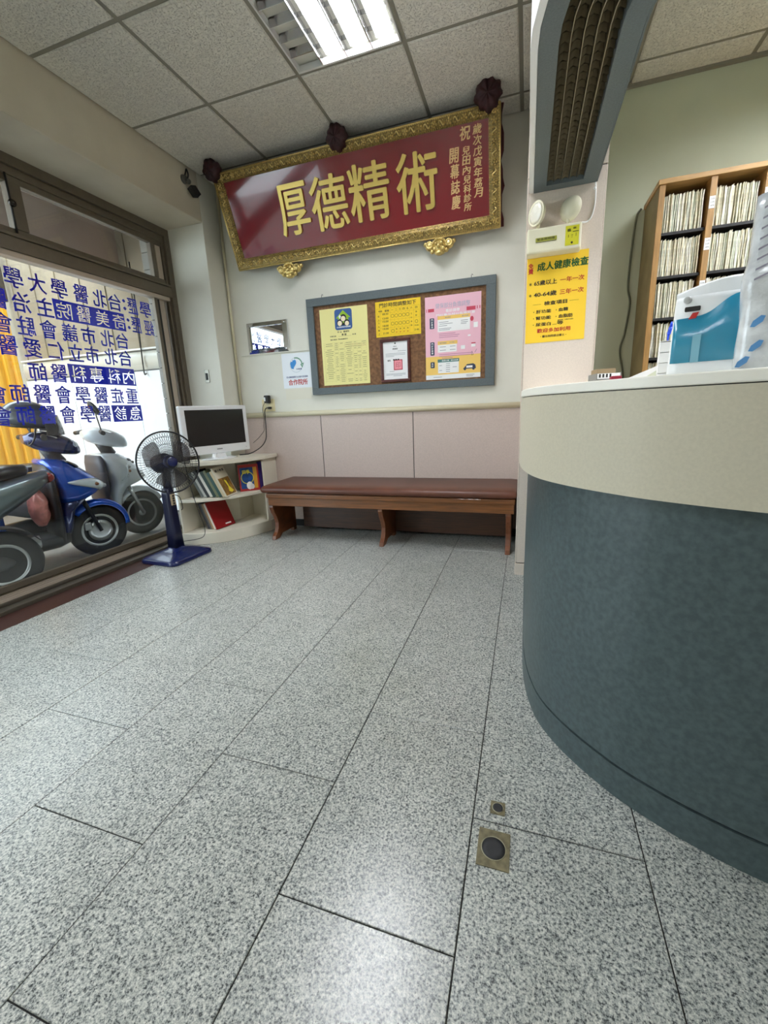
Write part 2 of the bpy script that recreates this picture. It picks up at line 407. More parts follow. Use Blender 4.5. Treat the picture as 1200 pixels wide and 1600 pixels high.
# pillar with pale pink laminate cladding
pl = struct('wall_pillar', box(-.030, .313, 2.529, YB, 0, ZC+.03), M_BLACK)
for z0, z1 in ((.077, 2.068), (2.074, ZC)):
    MB().box(-.028, .311, 2.522, 2.53, z0, z1).build('cladding_panel', M_PINK2, pl, bevel=.001)
    MB().box(-.036, -.029, 2.526, YB-.002, z0, z1).build('cladding_panel', M_PINK2, pl, bevel=.001)
    MB().box(.312, .319, 2.526, YB-.002, z0, z1).build('cladding_panel', M_PINK2, pl, bevel=.001)
MB().box(-.037, .32, 2.515, YB, 0, .071).build('plinth', M_PINK2, pl, bevel=.003)
struct('baseboard_back', box(-2.1, -.04, YB-.02, YB-.012, 0, .06), M_BLACK)

# ------------------------------------------------------------------ street window
XF = -2.78    # inner face of the frame
wn = empty('window_1', (0, 0, 0)); wn['kind'] = 'structure'
def fr(name, x0, x1, y0, y1, z0, z1, m=M_ALU, bv=.003):
    return MB().box(x0, x1, y0, y1, z0, z1).build(name, m, wn, bevel=bv)
fr('frame_head', XF-.09, XF, -.5, 3.12, 2.405, 2.46)
fr('frame_head', XF-.08, XF-.018, -.5, 3.09, 2.36, 2.405)
fr('frame_jamb', XF-.09, XF, 3.07, 3.12, .0, 2.405)
fr('frame_jamb', XF-.07, XF-.02, 3.045, 3.07, 0.02, 2.36)
fr('transom', XF-.09, XF-.002, -.5, 3.07, 1.955, 2.03)
fr('transom', XF-.08, XF-.012, -.5, 3.05, 1.925, 1.955, M_ALU2)
fr('transom', XF-.09, XF+.012, -.5, 3.07, 2.03, 2.045)
fr('transom_window_rail', XF-.065, XF-.025, -.5, 3.045, 2.045, 2.085)
fr('transom_window_rail', XF-.065, XF-.025, -.5, 3.045, 2.325, 2.36)
fr('mullion', XF-.07, XF-.02, 1.955, 2.03, 2.085, 2.325)
fr('window_stile', XF-.066, XF-.024, 2.94, 2.98, 2.085, 2.325)
fr('window_stile', XF-.05, XF-.03, 2.99, 3.04, 2.085, 2.325, M_ALU2)
t = MB(); t.cyl((XF-.012, 1.952, 2.06), (XF-.012, 1.952, 2.36), .006, n=8); t.build('latch_rod', M_DARK, wn)
t = MB(); t.sphere((XF-.005, 1.955, 2.21), .02, 12, 8); t.build('latch_knob', mat('dark chrome', (60, 56, 52), .2, metal=.9), wn)
fr('door_stile', XF-.075, XF-.045, 2.965, 3.02, .08, 1.925, M_ALU2)
fr('door_stile', XF-.06, XF-.035, 2.93, 2.96, .08, 1.925, M_DARK)
fr('door_stile', XF-.05, XF-.02, 2.895, 2.925, .08, 1.925, M_ALU)
fr('door_rail', XF-.06, XF-.03, -.5, 2.93, .062, .10)
M_SILL = mat('dark sill aluminium', (84, 78, 68), .45, metal=.3)
fr('sill', XF-.1, -2.642, -.5, 3.12, -.05, .022, M_SILL)
fr('sill', XF-.1, XF+.07, -.5, 3.12, .022, .04, M_SILL)
for x in (XF+.055, XF+.02, XF-.015, XF-.06):
    fr('sill_track', x-.0025, x+.0025, -.5, 3.12, .04, .056, M_ALU2, .001)
MB().box(XF-.046, XF-.042, -.5, 2.9, .09, 1.93).build('glass_pane', M_GLASS, wn)
MB().box(XF-.047, XF-.043, -.5, 1.96, 2.08, 2.33).build('glass_pane', M_GLASS, wn)
MB().box(XF-.047, XF-.043, 2.025, 2.945, 2.08, 2.33).build('glass_pane', M_GLASS, wn)

# vinyl lettering on the outside of the glass (reads from the street)
def vinyl(name, rgb):
    m = mat(name, rgb, .45); nt = m.node_tree; N = nt.nodes; L = nt.links
    tr = N.new('ShaderNodeBsdfTranslucent'); tr.inputs[0].default_value = (*lin(rgb), 1)
    mx = N.new('ShaderNodeMixShader'); mx.inputs[0].default_value = .42
    L.new(N['Principled BSDF'].outputs[0], mx.inputs[1]); L.new(tr.outputs[0], mx.inputs[2]); L.new(mx.outputs[0], N['Material Output'].inputs[0])
    return m
VB = vinyl('blue vinyl', (10, 38, 206))
XG = XF-.047
def vrow(chars, z, m=VB, zz=.0008, h=.108):
    s = Sheet((XG, 0, 0), (0, -1, 0), (0, 0, 1))
    for c, y in chars:
        if c == ':': s.text(':', -y, z, h=.07, bold=.03, z=zz)
        else: s.text(c, -y, z, w=.098 if c not in '歷經' else .085, h=h, bold=.022, z=zz, shear=-.06)
    s.build('lettering', m, wn)
vrow([('學', 2.816), ('歷', 2.702), (':', 2.63), ('台', 2.55), ('北', 2.436), ('醫', 2.302), ('學', 2.16), ('大', 2.03), ('學', 1.9)], 1.822)
vrow([('經', 2.826), ('歷', 2.709), (':', 2.64), ('主', 2.046), ('治', 1.915), ('醫', 1.79), ('師', 1.66)], 1.693)
vrow([('台', 2.557), ('北', 2.438), ('市', 2.3), ('議', 2.173), ('會', 2.04), ('駐', 1.912), ('會', 1.789), ('醫', 1.66), ('師', 1.54)], 1.564)
vrow([('台', 2.557), ('北', 2.442), ('市', 2.3), ('立', 2.185), ('仁', 2.06), ('愛', 1.92), ('醫', 1.79), ('院', 1.66)], 1.443)
vrow([('醫', 2.049), ('師', 1.92)], 1.305)
vrow([('重', 2.562), ('症', 2.438), ('醫', 2.31), ('學', 2.178), ('會', 2.047), ('醫', 1.92), ('師', 1.794), ('會', 1.676)], 1.175)
vrow([('醫', 2.311), ('學', 2.184), ('會', 2.05), ('醫', 1.925), ('師', 1.797), ('會', 1.674)], 1.05)
# reversed-out words: blue plate (seen from inside) with white letters showing on both faces
for (ya, yb_, za, zb, chs) in ((2.10, 2.61, 1.634, 1.755, [('奇', 2.558), ('美', 2.43), ('醫', 2.295), ('院', 2.165)]),
                               (2.113, 2.615, 1.25, 1.37, [('內', 2.56), ('科', 2.44), ('專', 2.305), ('科', 2.178)]),
                               (2.373, 2.624, .991, 1.108, [('急', 2.562), ('診', 2.437)])):
    plate = MB().box(XG-.0012, XG-.0008, ya, yb_, za, zb).build('vinyl_plate', VB, wn)
    for c_, y_ in chs:      # each character is cut clean out of the blue plate
        g_ = Sheet((XG+.002, 0, 0), (0, -1, 0), (0, 0, 1)); vs, fs, x0, x1, y0, y1 = glyph(c_, 0, .06, 0.)
        g_.mb.add([g_.P(-y_+(v.x-(x0+x1)/2-.06*(v.y-(y0+y1)/2))*.098/(x1-x0), (za+zb)/2+(v.y-(y0+y1)/2)*.098/(y1-y0), .003+v.z*.05) for v in vs], fs)
        co_ = g_.mb.build('cutter', VB); md = plate.modifiers.new('cut', 'BOOLEAN'); md.operation = 'DIFFERENCE'; md.solver = 'EXACT'; md.object = co_
        import bmesh
        bm_ = bmesh.new(); bm_.from_mesh(co_.data); bmesh.ops.remove_doubles(bm_, verts=bm_.verts, dist=1e-6); bmesh.ops.recalc_face_normals(bm_, faces=bm_.faces); bm_.to_mesh(co_.data); bm_.free()
        bpy.context.view_layer.update(); me_ = bpy.data.meshes.new_from_object(plate.evaluated_get(bpy.context.evaluated_depsgraph_get()))
        plate.modifiers.clear(); plate.data = me_; bpy.data.objects.remove(co_)

# =================================================================== RECEPTION COUNTER
def curve_pts():
    P = [(.018, 2.512), (.018, 2.1), (.018, 1.75), (.019, 1.6), (.026, 1.47), (.043, 1.355), (.075, 1.25), (.138, 1.148), (.225, 1.053), (.29, 1.0), (.389, .941), (.517, .889), (.75, .835), (1.2, .79), (2.2, .76)]
    return [(p.x, p.y) for p in spline([(x, y, 0) for x, y in P], 7)]
CC = curve_pts()
def off(P, d):
    out = []
    for i, p in enumerate(P):
        a = P[max(i-1, 0)]; b = P[min(i+1, len(P)-1)]; t = Vector((b[0]-a[0], b[1]-a[1])).normalized()
        out.append((p[0]+t.y*d, p[1]-t.x*d))
    return out
INN = [(2.2, 1.2), (1.3, 1.25), (.85, 1.33), (.62, 1.46), (.50, 1.65), (.46, 1.85), (.46, 2.512)]
ct = empty('reception_counter', (.3, 1.6, 0), 'curved reception counter with dark teal front and cream band on top', 'counter')
def cprism(o, z0, z1, name, m, inn=INN, **k): return MB().prism(off(CC, o)+inn, z0, z1).build(name, m, ct, world=True, **k)
cprism(.001, 0, .088, 'kick_board', M_TEAL)
cprism(-.006, .088, .0945, 'shadow_gap', M_BLACK)
cprism(0, .0945, .797, 'front_panel', M_TEAL)
cprism(.038, .797, 1.0185, 'fascia_band', M_CREAM)
cprism(.034, 1.0185, 1.0205, 'shadow_gap', M_BLACK)
cprism(.039, 1.0205, 1.043, 'worktop', M_TOP, bevel=.003)

# =================================================================== ARCHED LIGHT SOFFIT over the counter
def arc_path(o):     # offset inward from the outer edge
    r = .606-o; xc, yc = .60, 1.60
    P = [(xc-r, 2.515), (xc-r, 2.2), (xc-r, 1.9), (xc-r, 1.6)]
    P += [(xc-r*math.cos(a), yc-r*math.sin(a)) for a in [PI/2*k/12 for k in range(1, 13)]]
    return P+[(1.2, yc-r), (2.3, yc-r)]
def band(o0, o1, z0, z1):
    a = arc_path(o0); b = arc_path(o1); return MB().loft([[(p[0], p[1], z0), (p[0], p[1], z1), (q[0], q[1], z1), (q[0], q[1], z0)] for p, q in zip(a, b)], smooth=False)
sf = empty('light_soffit', (.1, 2.0, 2.0), 'slate grey curved soffit with dark louvre hanging over the counter', 'soffit')
band(0, .056, 2.0, 2.05).build('frame_edge', M_SOFF, sf, world=True)
band(.218, .276, 2.0, 2.05).build('frame_edge', M_SOFF, sf, world=True)
box(.049, .213, 2.46, 2.516, 2.0, 2.05).build('frame_end', M_SOFF, sf, world=True)
band(-.022, -.001, 2.001, ZC).build('white_fascia', M_WHITE, sf, world=True)
band(.277, .283, 2.001, ZC).build('rear_fascia', M_SOFF, sf, world=True)
band(.0, .276, 2.12, 2.14).build('light_box', mat('dark brown reflector', (60, 54, 42), .5, ns=30, na=.3), sf, world=True)
M_LOUV = mat('dull louvre metal', (176, 168, 146), .35, metal=.6)
# louvre: long wires and cross blades
for o in (.088, .122, .156, .190):
    P = [(x, y, 2.012) for x, y in arc_path(o)]
    MB().tube(P, .0016, 5).build('louvre_wire', M_LOUV, sf, world=True)
t = MB()
def along(o, s):
    L = 0; P = arc_path(o)
    for a, b in zip(P[:-1], P[1:]):
        d = math.hypot(b[0]-a[0], b[1]-a[1])
        if L+d >= s: k = (s-L)/d; return (a[0]+(b[0]-a[0])*k, a[1]+(b[1]-a[1])*k), ((b[0]-a[0])/d, (b[1]-a[1])/d)
        L += d
    return P[-1], (1, 0)
s_ = .06
while s_ < 2.6:
    (x, y), (tx, ty) = along(.137, s_); nx, ny = -ty, tx
    for k in range(5):       # scalloped parabolic blade pieces between the wires
        u0 = -.081+k*.0324+.002; u1 = u0+.0284; um = (u0+u1)/2
        for sg in (-1, 1):
            vs = [(x+nx*u0, y+ny*u0, 2.014), (x+nx*um+sg*tx*.003, y+ny*um+sg*ty*.003, 2.020), (x+nx*u1, y+ny*u1, 2.014), (x+nx*u1+sg*tx*.012, y+ny*u1+sg*ty*.012, 2.05), (x+nx*um+sg*tx*.016, y+ny*um+sg*ty*.016, 2.05), (x+nx*u0+sg*tx*.012, y+ny*u0+sg*ty*.012, 2.05)]
            t.add(vs, [(0, 1, 4, 5), (1, 2, 3, 4)])
    s_ += .036
t.build('louvre_blades', mat('brown louvre', (112, 102, 80), .3, metal=.5), sf, world=True, kind='stuff')
for o in (.1, .17):
    P = [(x, y, 2.085) for x, y in arc_path(o)][:6]
    MB().tube(P, .013, 10).build('unlit_tube', mat('grey glass tube', (120, 116, 104), .3), sf, world=True)

# =================================================================== CEILING LIGHTS
M_TUBE = mat('lit tube', (245, 248, 255), .5, emit=TUBE)
M_MIR = mat('mirror reflector', (200, 200, 202), .12, metal=1.)
M_FRW = mat('white enamel', (225, 225, 222), .4)
def troffer(x0, y0, label, dead):
    t = empty('ceiling_light', (x0+.3, y0+.6, ZC-.006), label, 'light')
    x1, y1 = x0+.6, y0+1.2; z = ZC-.006
    f = MB().box(x0+.012, x1-.012, y0+.012, y0+.024, z, z+.03).box(x0+.012, x1-.012, y1-.024, y1-.012, z, z+.03).box(x0+.012, x0+.02, y0+.024, y1-.024, z, z+.03).box(x1-.02, x1-.012, y0+.024, y1-.024, z, z+.03)
    f.build('frame', M_FRW, t, world=True)
    MB().box(x0+.02, x1-.02, y0+.024, y1-.024, z+.09, z+.1).build('housing', M_MIR, t, world=True)
    cw = .56/4
    for i in range(4):
        a = x0+.02+i*cw; b = a+cw
        if i: MB().loft([[(a-.002, y, z+.0), (a+.002, y, z+.0), (a+.005, y, z+.085), (a-.005, y, z+.085)] for y in (y0+.024, y1-.024)], smooth=False).build('reflector_ridge', M_MIR, t, world=True)
        if i == 0 and dead:
            MB().cyl((a+cw/2, y0+.05, z+.07), (a+cw/2, y1-.05, z+.07), .013).build('dead_tube', M_FRW, t, world=True)
        else:
            MB().loft([[(a+.008, y, z+.04), (a+cw/2-.02, y, z+.03), (a+cw/2+.02, y, z+.03), (b-.008, y, z+.04), (b-.008, y, z+.085), (a+.008, y, z+.085)] for y in (y0+.03, y1-.03)], smooth=False).build('tube', M_TUBE, t, world=True)
        n = 12
        for k in range(1, n):
            yy = y0+.024+k*(1.152/n)
            if i == 0 and dead:
                MB().loft([[(xx, yy-.001, z+.002), (xx, yy+.001, z+.002), (xx, yy+.014, z+.04), (xx, yy-.014, z+.04)] for xx in (a+.004, a+cw/2, b-.006)], smooth=False).build('louvre_blade', M_MIR, t, world=True)
            else:
                MB().box(a+.005, b-.005, yy-.0008, yy+.0008, z+.006, z+.026).build('louvre_blade', M_MIR, t, world=True)
    return t
troffer(-1.25, 1.35, 'lit fluorescent ceiling light with louvre, above the banner wall waiting area', True)
troffer(-1.25, -1.65, 'added fluorescent ceiling light behind the camera over the waiting area', True)  # added behind the camera to raise the room brightness
troffer(1.095, 1.35, 'added fluorescent ceiling light out of view over the reception side', False)  # added outside the frame to light the reception wall
troffer(1.69, 1.35, 'second added fluorescent ceiling light out of view over the reception side', False)  # another one added outside the frame to brighten the green wall

# =================================================================== BENCH
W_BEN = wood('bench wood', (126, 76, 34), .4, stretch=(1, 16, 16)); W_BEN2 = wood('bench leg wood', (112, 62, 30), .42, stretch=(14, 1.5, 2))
bn = empty('waiting_bench', (-1.0, 3.05, 0), 'long wooden bench with brown leather cushion along the pink panelled wall', 'bench')
M_LEA = mat('brown leather', (98, 54, 36), .42, coat=.05, ns=8, na=.18, bump=.12, bs=160)
x0, x1 = -1.975, -.042
t = MB(); prof = [(3.315, .392), (2.86, .392), (2.832, .398), (2.822, .412), (2.824, .430), (2.835, .443), (2.86, .449), (2.9, .451), (3.315, .452)]
xs = [x0, x0+.004, x0+.014, x0+.05, -1.3, -.7, x1-.05, x1-.01, x1]
t.loft([[(x, 3.07+(y-3.07)*(1-.01*(i == 0 or i == 8)), .42+(z-.42)*(1-(.35 if i in (0, 8) else .1 if i in (1, 7) else 0))) for y, z in prof] for i, x in enumerate(xs)])
t.build('cushion', M_LEA, bn, world=True)
MB().box(x0+.03, x1-.01, 2.842, 3.31, .355, .391).build('seat_board', W_BEN, bn, world=True, bevel=.006)
MB().box(x0+.035, x1-.015, 2.862, 2.885, .288, .356).build('apron', W_BEN, bn, world=True, bevel=.004)
MB().box(x0+.15, x1-.03, 3.20, 3.215, .03, .354).build('back_board', wood('shade-darkened back board wood', (74, 42, 20), .5, stretch=(1, 16, 16)), bn, world=True)  # wood colour darkened to carry the shade under the seat
lg = [(2.875, .30), (2.868, .27), (2.885, .225), (2.915, .18), (2.93, .13), (2.925, .09), (2.905, .055), (2.872, .03), (2.862, .0), (2.93, 0), (2.98, .03), (3.16, .03), (3.16, 0), (3.21, 0), (3.21, .30)]
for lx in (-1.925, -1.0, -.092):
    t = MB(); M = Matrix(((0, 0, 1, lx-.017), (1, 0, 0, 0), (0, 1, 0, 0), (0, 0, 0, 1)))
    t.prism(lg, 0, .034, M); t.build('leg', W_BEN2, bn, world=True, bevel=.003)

# =================================================================== BANNER (gilt framed congratulation plaque)
vb = Vector((0, -.21, .575)).normalized(); ub = Vector((1, 0, 0)); nb = ub.cross(vb)
Mb = Matrix.Identity(4)
for i in range(3): Mb[i][0] = ub[i]; Mb[i][1] = vb[i]; Mb[i][2] = nb[i]
Mb.translation = Vector((-1.222, 3.272, 2.142))
bn2 = empty('plaque', (0, 0, 0), 'long red congratulation plaque in gilt carved frame leaning from the back wall', 'plaque', M=Mb)
M_LAC = mat('red lacquer', (128, 22, 34), .12, spec=.6, coat=.6)
M_GOLD = mat('gilt', (220, 196, 126), .3, metal=.7, ns=40, na=.2, bump=.4, bs=120)
M_GOLD2 = mat('dark gilt ground', (142, 118, 62), .45, metal=.5, ns=90, na=.6)
M_GLET = mat('gold lettering', (224, 196, 110), .3, metal=.6)
M_GLE2 = mat('pale gold lettering', (226, 186, 128), .45)
M_MAR = mat('maroon cloth', (74, 20, 26), .8, ns=30, na=.3)
HX, HB, HT = 1.012, .612, .612
MB().box(-HX+.05, HX-.05, .05, HT-.03, .0, .018).build('panel', M_LAC, bn2)
# mitred frame rails with sloped section
def rail(pts_out, pts_in):
    (ax, ay), (bx, by) = pts_out; (cx, cy), (dx, dy) = pts_in
    def sec(o, i):
        return [(o[0], o[1], 0), (o[0], o[1], .03), (o[0]*.9+i[0]*.1, o[1]*.9+i[1]*.1, .036), (o[0]*.3+i[0]*.7, o[1]*.3+i[1]*.7, .030), (i[0], i[1], .02), (i[0], i[1], 0)]
    return MB().loft([sec((ax, ay), (cx, cy)), sec((bx, by), (dx, dy))], smooth=False)
O = [(-HX, 0), (HX, 0), (HX, HT), (-HX, HT)]; I = [(-.945, .075), (.943, .075), (.943, .555), (-.945, .555)]
for k in range(4): rail((O[k], O[(k+1) % 4]), (I[k], I[(k+1) % 4])).build('frame_rail', M_GOLD2, bn2)
# carved ornament: shared units of flowers and scrolls, one mesh per frame side
def ornament(x0, y0, x1, y1, wd, flip):
    t = MB(); L = math.hypot(x1-x0, y1-y0); n = int(L/.046); ux, uy = (x1-x0)/L, (y1-y0)/L; px, py = -uy, ux
    def P(a, b, c): return (x0+ux*a+px*b, y0+uy*a+py*b, c)
    for k in range(n):
        a = (k+.5)*L/n
        if k % 2 == 0:      # flower
            t.sphere(P(a, 0, .037), .0075, 6, 4)
            for j in range(5):
                q = 2*PI*j/5+k; t.sphere(P(a+.013*math.cos(q), .013*math.sin(q), .034), .0075, 6, 4)
        else:               # s-scroll
            pts = [P(a-.02+.04*j/6, .013*math.sin(2*PI*j/6), .034) for j in range(7)]
            t.tube(pts, [.003, .005, .005, .0045, .005, .005, .003], 5)
            t.sphere(P(a-.008, -.012, .033), .005, 6, 4); t.sphere(P(a+.008, .012, .033), .005, 6, 4)
    m = int(L/.013)
    for k in range(m):      # bead row on the outside, tooth row inside
        a = (k+.5)*L/m
        t.add([P(a-.0045, -wd*.5+.001, .036), P(a+.0045, -wd*.5+.001, .036), P(a+.0045, -wd*.5+.009, .040), P(a-.0045, -wd*.5+.009, .040), P(a-.0045, -wd*.5+.009, .03), P(a+.0045, -wd*.5+.009, .03), P(a-.0045, -wd*.5-.001, .03), P(a+.0045, -wd*.5-.001, .03)],
              [(0, 1, 2, 3), (3, 2, 5, 4), (6, 7, 1, 0), (0, 3, 4, 6), (1, 7, 5, 2)])
        t.add([P(a-.004, wd*.5-.010, .026), P(a+.004, wd*.5-.010, .026), P(a, wd*.5-.004, .031), P(a, wd*.5-.001, .024)], [(0, 1, 2), (0, 2, 3), (1, 3, 2)])
    return t
for (a, b, c, d, wd) in ((-HX, .0375, HX, .0375, .072), (HX-.034, .02, HX-.034, HT, .066), (HX, HT-.028, -HX, HT-.028, .058), (-HX+.034, HT, -HX+.034, .02, .066)):
    ornament(a, b, c, d, wd, 0).build('carved_ornament', M_GOLD, bn2, kind='stuff')
t = MB()      # thin plain gilt lip round the outside
for (a, b), (c, d) in zip(O, O[1:]+O[:1]): t.cyl((a, b, .034), (c, d, .034), .005, n=8)
t.build('gilt_lip', M_GOLD, bn2)
def btext(name, items, m, **k):
    s = Sheet((0, 0, .0185), (1, 0, 0), (0, 1, 0))
    for c, x, y, w_, h_ in items: s.text(c, x, y, w=w_, h=h_, **k)
    return s.build(name, m, bn2)
X0 = -1.222
for c, cx, cy, w_, h_ in (('厚', -1.652, .315, .235, .30), ('德', -1.372, .312, .27, .31), ('精', -1.07, .325, .285, .315), ('術', -.738, .322, .27, .315)):
    btext('character', [(c, cx-X0, cy, w_, h_)], M_GLET, bold=.017, ext=.03, z=.005, shear=.02)
def column(chars, x, ya, yb, w_=.05):
    n = len(chars); st = (ya-yb)/n
    return [(c, x-X0, ya-st*(i+.5), w_, st*.9) for i, c in enumerate(chars)]
btext('lettering', column('歲次戊寅年荔月', -.345, .545, .18), M_GLE2, bold=.03, z=.0012, shear=.12)
btext('lettering', [('祝', -.418-X0, .512, .062, .066)]+column('兒田內兒科診所', -.415, .452, .118, .046), M_GLE2, bold=.03, z=.0012, shear=.12)
btext('lettering', column('開幕誌慶', -.49, .457, .138, .055), M_GLE2, bold=.03, z=.0012, shear=.12)
# maroon cloth draped behind, showing at both ends
for sx in (-1, 1):
    rings = []
    for k in range(15):
        y = HT*k/14; wv = .012+.008*math.sin(k*1.3+sx)+.004*math.sin(k*2.9)
        xo = sx*(HX+wv)
        rings.append([(sx*(HX-.02), y, -.004), (xo, y, -.012), (xo, y, -.05), (sx*(HX-.02), y, -.055)])
    MB().loft(rings, smooth=False).build('backing_cloth', M_MAR, bn2)
MB().box(-HX+.01, HX-.01, .01, HT+.012, -.03, -.003).build('backing_cloth', M_MAR, bn2)
# rosettes
def rosette(cx, cy, r):
    rings = []
    for i in range(9):
        a = PI*i/8; ring = []
        for j in range(40):
            q = 2*PI*j/40; rr = r*math.sin(a)**.55*(1+.09*math.sin(q*9+i*.7)+.05*math.sin(q*4+1)) if 0 < i < 8 else .001
            ring.append((cx+rr*math.cos(q), cy+rr*math.sin(q)*1.05, .04-.055*math.cos(a)+.006*math.sin(q*7+i)))
        rings.append(ring)
    return MB().loft(rings, cap=False)
for cx, cy, r in ((-.995, .634, .064), (-.012, .638, .068), (.945, .655, .075)):
    rosette(cx, cy, r).build('cloth_rosette', mat('dark maroon satin', (52, 16, 22), .6, ns=30, na=.35), bn2)
# gilt wall brackets 
for i, bx in enumerate((-1.792, -.615)):
    t = MB()
    c = Vector((bx, 3.262, 2.075))
    t.sphere(c, .052, 14, 10, sc=(1.0, .7, .95))
    for sx in (-1, 1):
        t.sphere(c+Vector((sx*.068, 0, .018)), .033, 10, 8, sc=(1, .8, 1)); t.sphere(c+Vector((sx*.098, .0, .03)), .016, 8, 6)
        t.sphere(c+Vector((sx*.02, -.034, .018)), .013, 8, 6); t.sphere(c+Vector((sx*.03, -.024, -.012)), .016, 8, 6)
        t.torus(c+Vector((sx*.068, -.022, .018)), (0, 1, 0), .02, .006, 16, 6)
        t.sphere(c+Vector((sx*.05, -.01, -.022)), .016, 8, 6)
    t.sphere(c+Vector((0, -.036, .002)), .014, 8, 6); t.sphere(c+Vector((0, -.02, -.036)), .026, 10, 8, sc=(1.2, .8, .7))
    for k in range(14):
        a = PI*k/13; t.sphere(c+Vector((.05*math.cos(a), -.018, .048*math.sin(a)+.004)), .010, 6, 5)
    t.box(bx-.03, bx+.03, 3.285, YB, 2.06, 2.11)
    o = t.build('gilt_bracket', M_GOLD); tag(o, ('gold carved bracket under the left end' if i == 0 else 'gold carved bracket under the right end')+' of the red plaque', 'bracket', 'plaque brackets')

# =================================================================== PAPERS AND BOARD ON THE BACK WALL
M_PAP = mat('white paper', (240, 240, 240), .7)
def sheet_at(name, x0, x1, z0, z1, y, m, label, cat='notice', th=.0012, rot=0, group=None):
    cx, cz = (x0+x1)/2, (z0+z1)/2
    t = empty(name, (cx, y, cz), label, cat, group)
    MB().box(-(x1-x0)/2, (x1-x0)/2, -th, 0, -(z1-z0)/2, (z1-z0)/2).build('paper_sheet', m, t)
    t.rotation_euler = (0, rot, 0)
    return t, (x1-x0)/2, (z1-z0)/2
def SH(th=.0012): return Sheet((0, -th, 0), (1, 0, 0), (0, 0, 1))

nbd = empty('notice_board', (-.953, YB, 1.5), 'wide slate grey framed cork notice board on the back wall', 'notice board')
M_CORK = mat('brown cork', (128, 92, 62), .85, ns=45, na=.35, detail=6)
x0, x1, z0, z1 = -1.695, -.232, 1.140, 1.870; b = .058
for (a, bb, c, d) in ((x0, x1, z1-b, z1), (x0, x1, z0, z0+b-.006), (x0, x0+b, z0+b-.006, z1-b), (x1-b-.008, x1, z0+b-.006, z1-b)):
    MB().box(a, bb, YB-.034, YB-.002, c, d).build('frame_bar', M_SOFF, nbd, world=True, bevel=.002)
MB().box(x0+.02, x1-.02, YB-.016, YB-.003, z0+.02, z1-.02).build('cork_panel', M_CORK, nbd, world=True)
for hx in (x0+.135, x1-.17):
    t = MB(); t.tube([(hx, YB-.02, z1-.005), (hx, YB-.02, z1+.016), (hx+.006, YB-.022, z1+.024), (hx+.012, YB-.02, z1+.016)], .002, 6)
    t.build('hook', M_DARK, nbd, world=True)
YP = YB-.0165
# pale yellow price list
p, hw, hh = sheet_at('price_list', -1.59, -1.188, 1.209, 1.784, YP, mat('pale yellow paper', (240, 232, 158), .7), 'tall pale yellow sheet with blue family emblem, left on the notice board')
s = SH(); s.rrect(-.073, .074, .126, .277, .02, .0004); s.build('emblem', mat('emblem blue', (54, 92, 152), .6), p)
s = SH(); s.poly([(-.062, .212), (0, .268), (.062, .212), (.044, .212), (.044, .175), (-.044, .175), (-.044, .212)], .0008); s.build('emblem', mat('emblem green', (150, 190, 40), .6), p)
s = SH(); s.disc(0, .212, .026, .0012); s.disc(-.03, .178, .026, .0012); s.disc(.029, .175, .024, .0012); s.poly([(-.05, .158), (.05, .158), (.04, .175), (-.04, .175)], .0012); s.build('emblem', INK, p)
s = SH(); s.disc(0, .206, .019, .0016); s.disc(-.031, .174, .019, .0016); s.disc(.030, .170, .0175, .0016); s.build('emblem', mat('skin tone ink', (246, 232, 200), .6), p)
s = SH(); s.poly([(-.04, .222), (-.034, .228), (-.028, .24), (-.022, .228), (-.016, .222), (-.022, .216), (-.028, .204), (-.034, .216)], .0017); s.text('全民健康保險特約醫事機構', 0, .146, w=.118, h=.011, z=.0009); s.build('emblem', INKW, p)
s = SH(); s.text('中 山   醫療院', -.005, .112, w=.1, h=.014); s.text('費 額', .0, .090, w=.04, h=.015, bold=.03); s.line(-.05, .079, .06, .079); s.text('收 標', .085, .086, w=.03, h=.01)
s.text('收費名稱', -.095, .083, w=.052, h=.010); s.text('看診費用  門診基層部分', -.045, .058, w=.15, h=.010); s.build('lettering', INK, p)
s = SH(); rnd = random.Random(3)
colx = [-.18, -.09, -.055, .0, .07, .105, .14, .185]
for r in range(21):
    z = .035-r*.0145
    s.line(-.185, z, .185, z, .0006)
    for c in range(7):
        if rnd.random() < .78:
            w_ = (colx[c+1]-colx[c])*rnd.uniform(.4, .85); xx = colx[c]+(colx[c+1]-colx[c]-w_)/2; s.line(xx, z-.007, xx+w_, z-.007, .0032)
for c in colx: s.line(c, .035, c, -.27, .0005)
s.build('table_print', mat('olive ink', (150, 142, 92), .6), p)
s = SH(); s.line(.0, .0135, .18, .0135, .0016); s.line(0, .0, .18, 0, .0016); s.build('table_print', mat('brown ink', (170, 100, 70), .6), p)
# yellow opening hours
p, hw, hh = sheet_at('opening_hours', -1.121, -.769, 1.539, 1.789, YP, mat('strong yellow paper', (246, 208, 36), .65), 'bright yellow opening hours sheet, top middle of the notice board')
s = SH(); s.text('門診時間調整如下', 0, .098, w=.285, h=.030, bold=.03)
s.text('時間', -.137, .058, w=.028, h=.012); s.text('星期', -.085, .058, w=.034, h=.014, bold=.03)
cx = [-.042, -.012, .018, .047, .076, .105, .143]
for c, x in zip('一二三四五六日', cx): s.text(c, x, .060, w=.016, h=.014 if c != '一' else None)
for i, c in enumerate('早上下午晚上'): s.text(c, -.152, .022-i*.0245, w=.013, h=.014)
for i, c in enumerate(('08:30', '12:00', '15:00', '18:00', '19:00', '21:00')): s.text(c, -.098, .032-i*.0262+(.004 if i % 2 == 0 else -.0), w=.046, h=.0125)
for r in range(2):
    for x in cx[:5]: s.ring(x, .018-r*.054, .0115, .0022)
s.ring(cx[0], -.088, .0115, .0022)
for x in cx[1:5]: s.text('休', x, -.076, w=.012, h=.012)
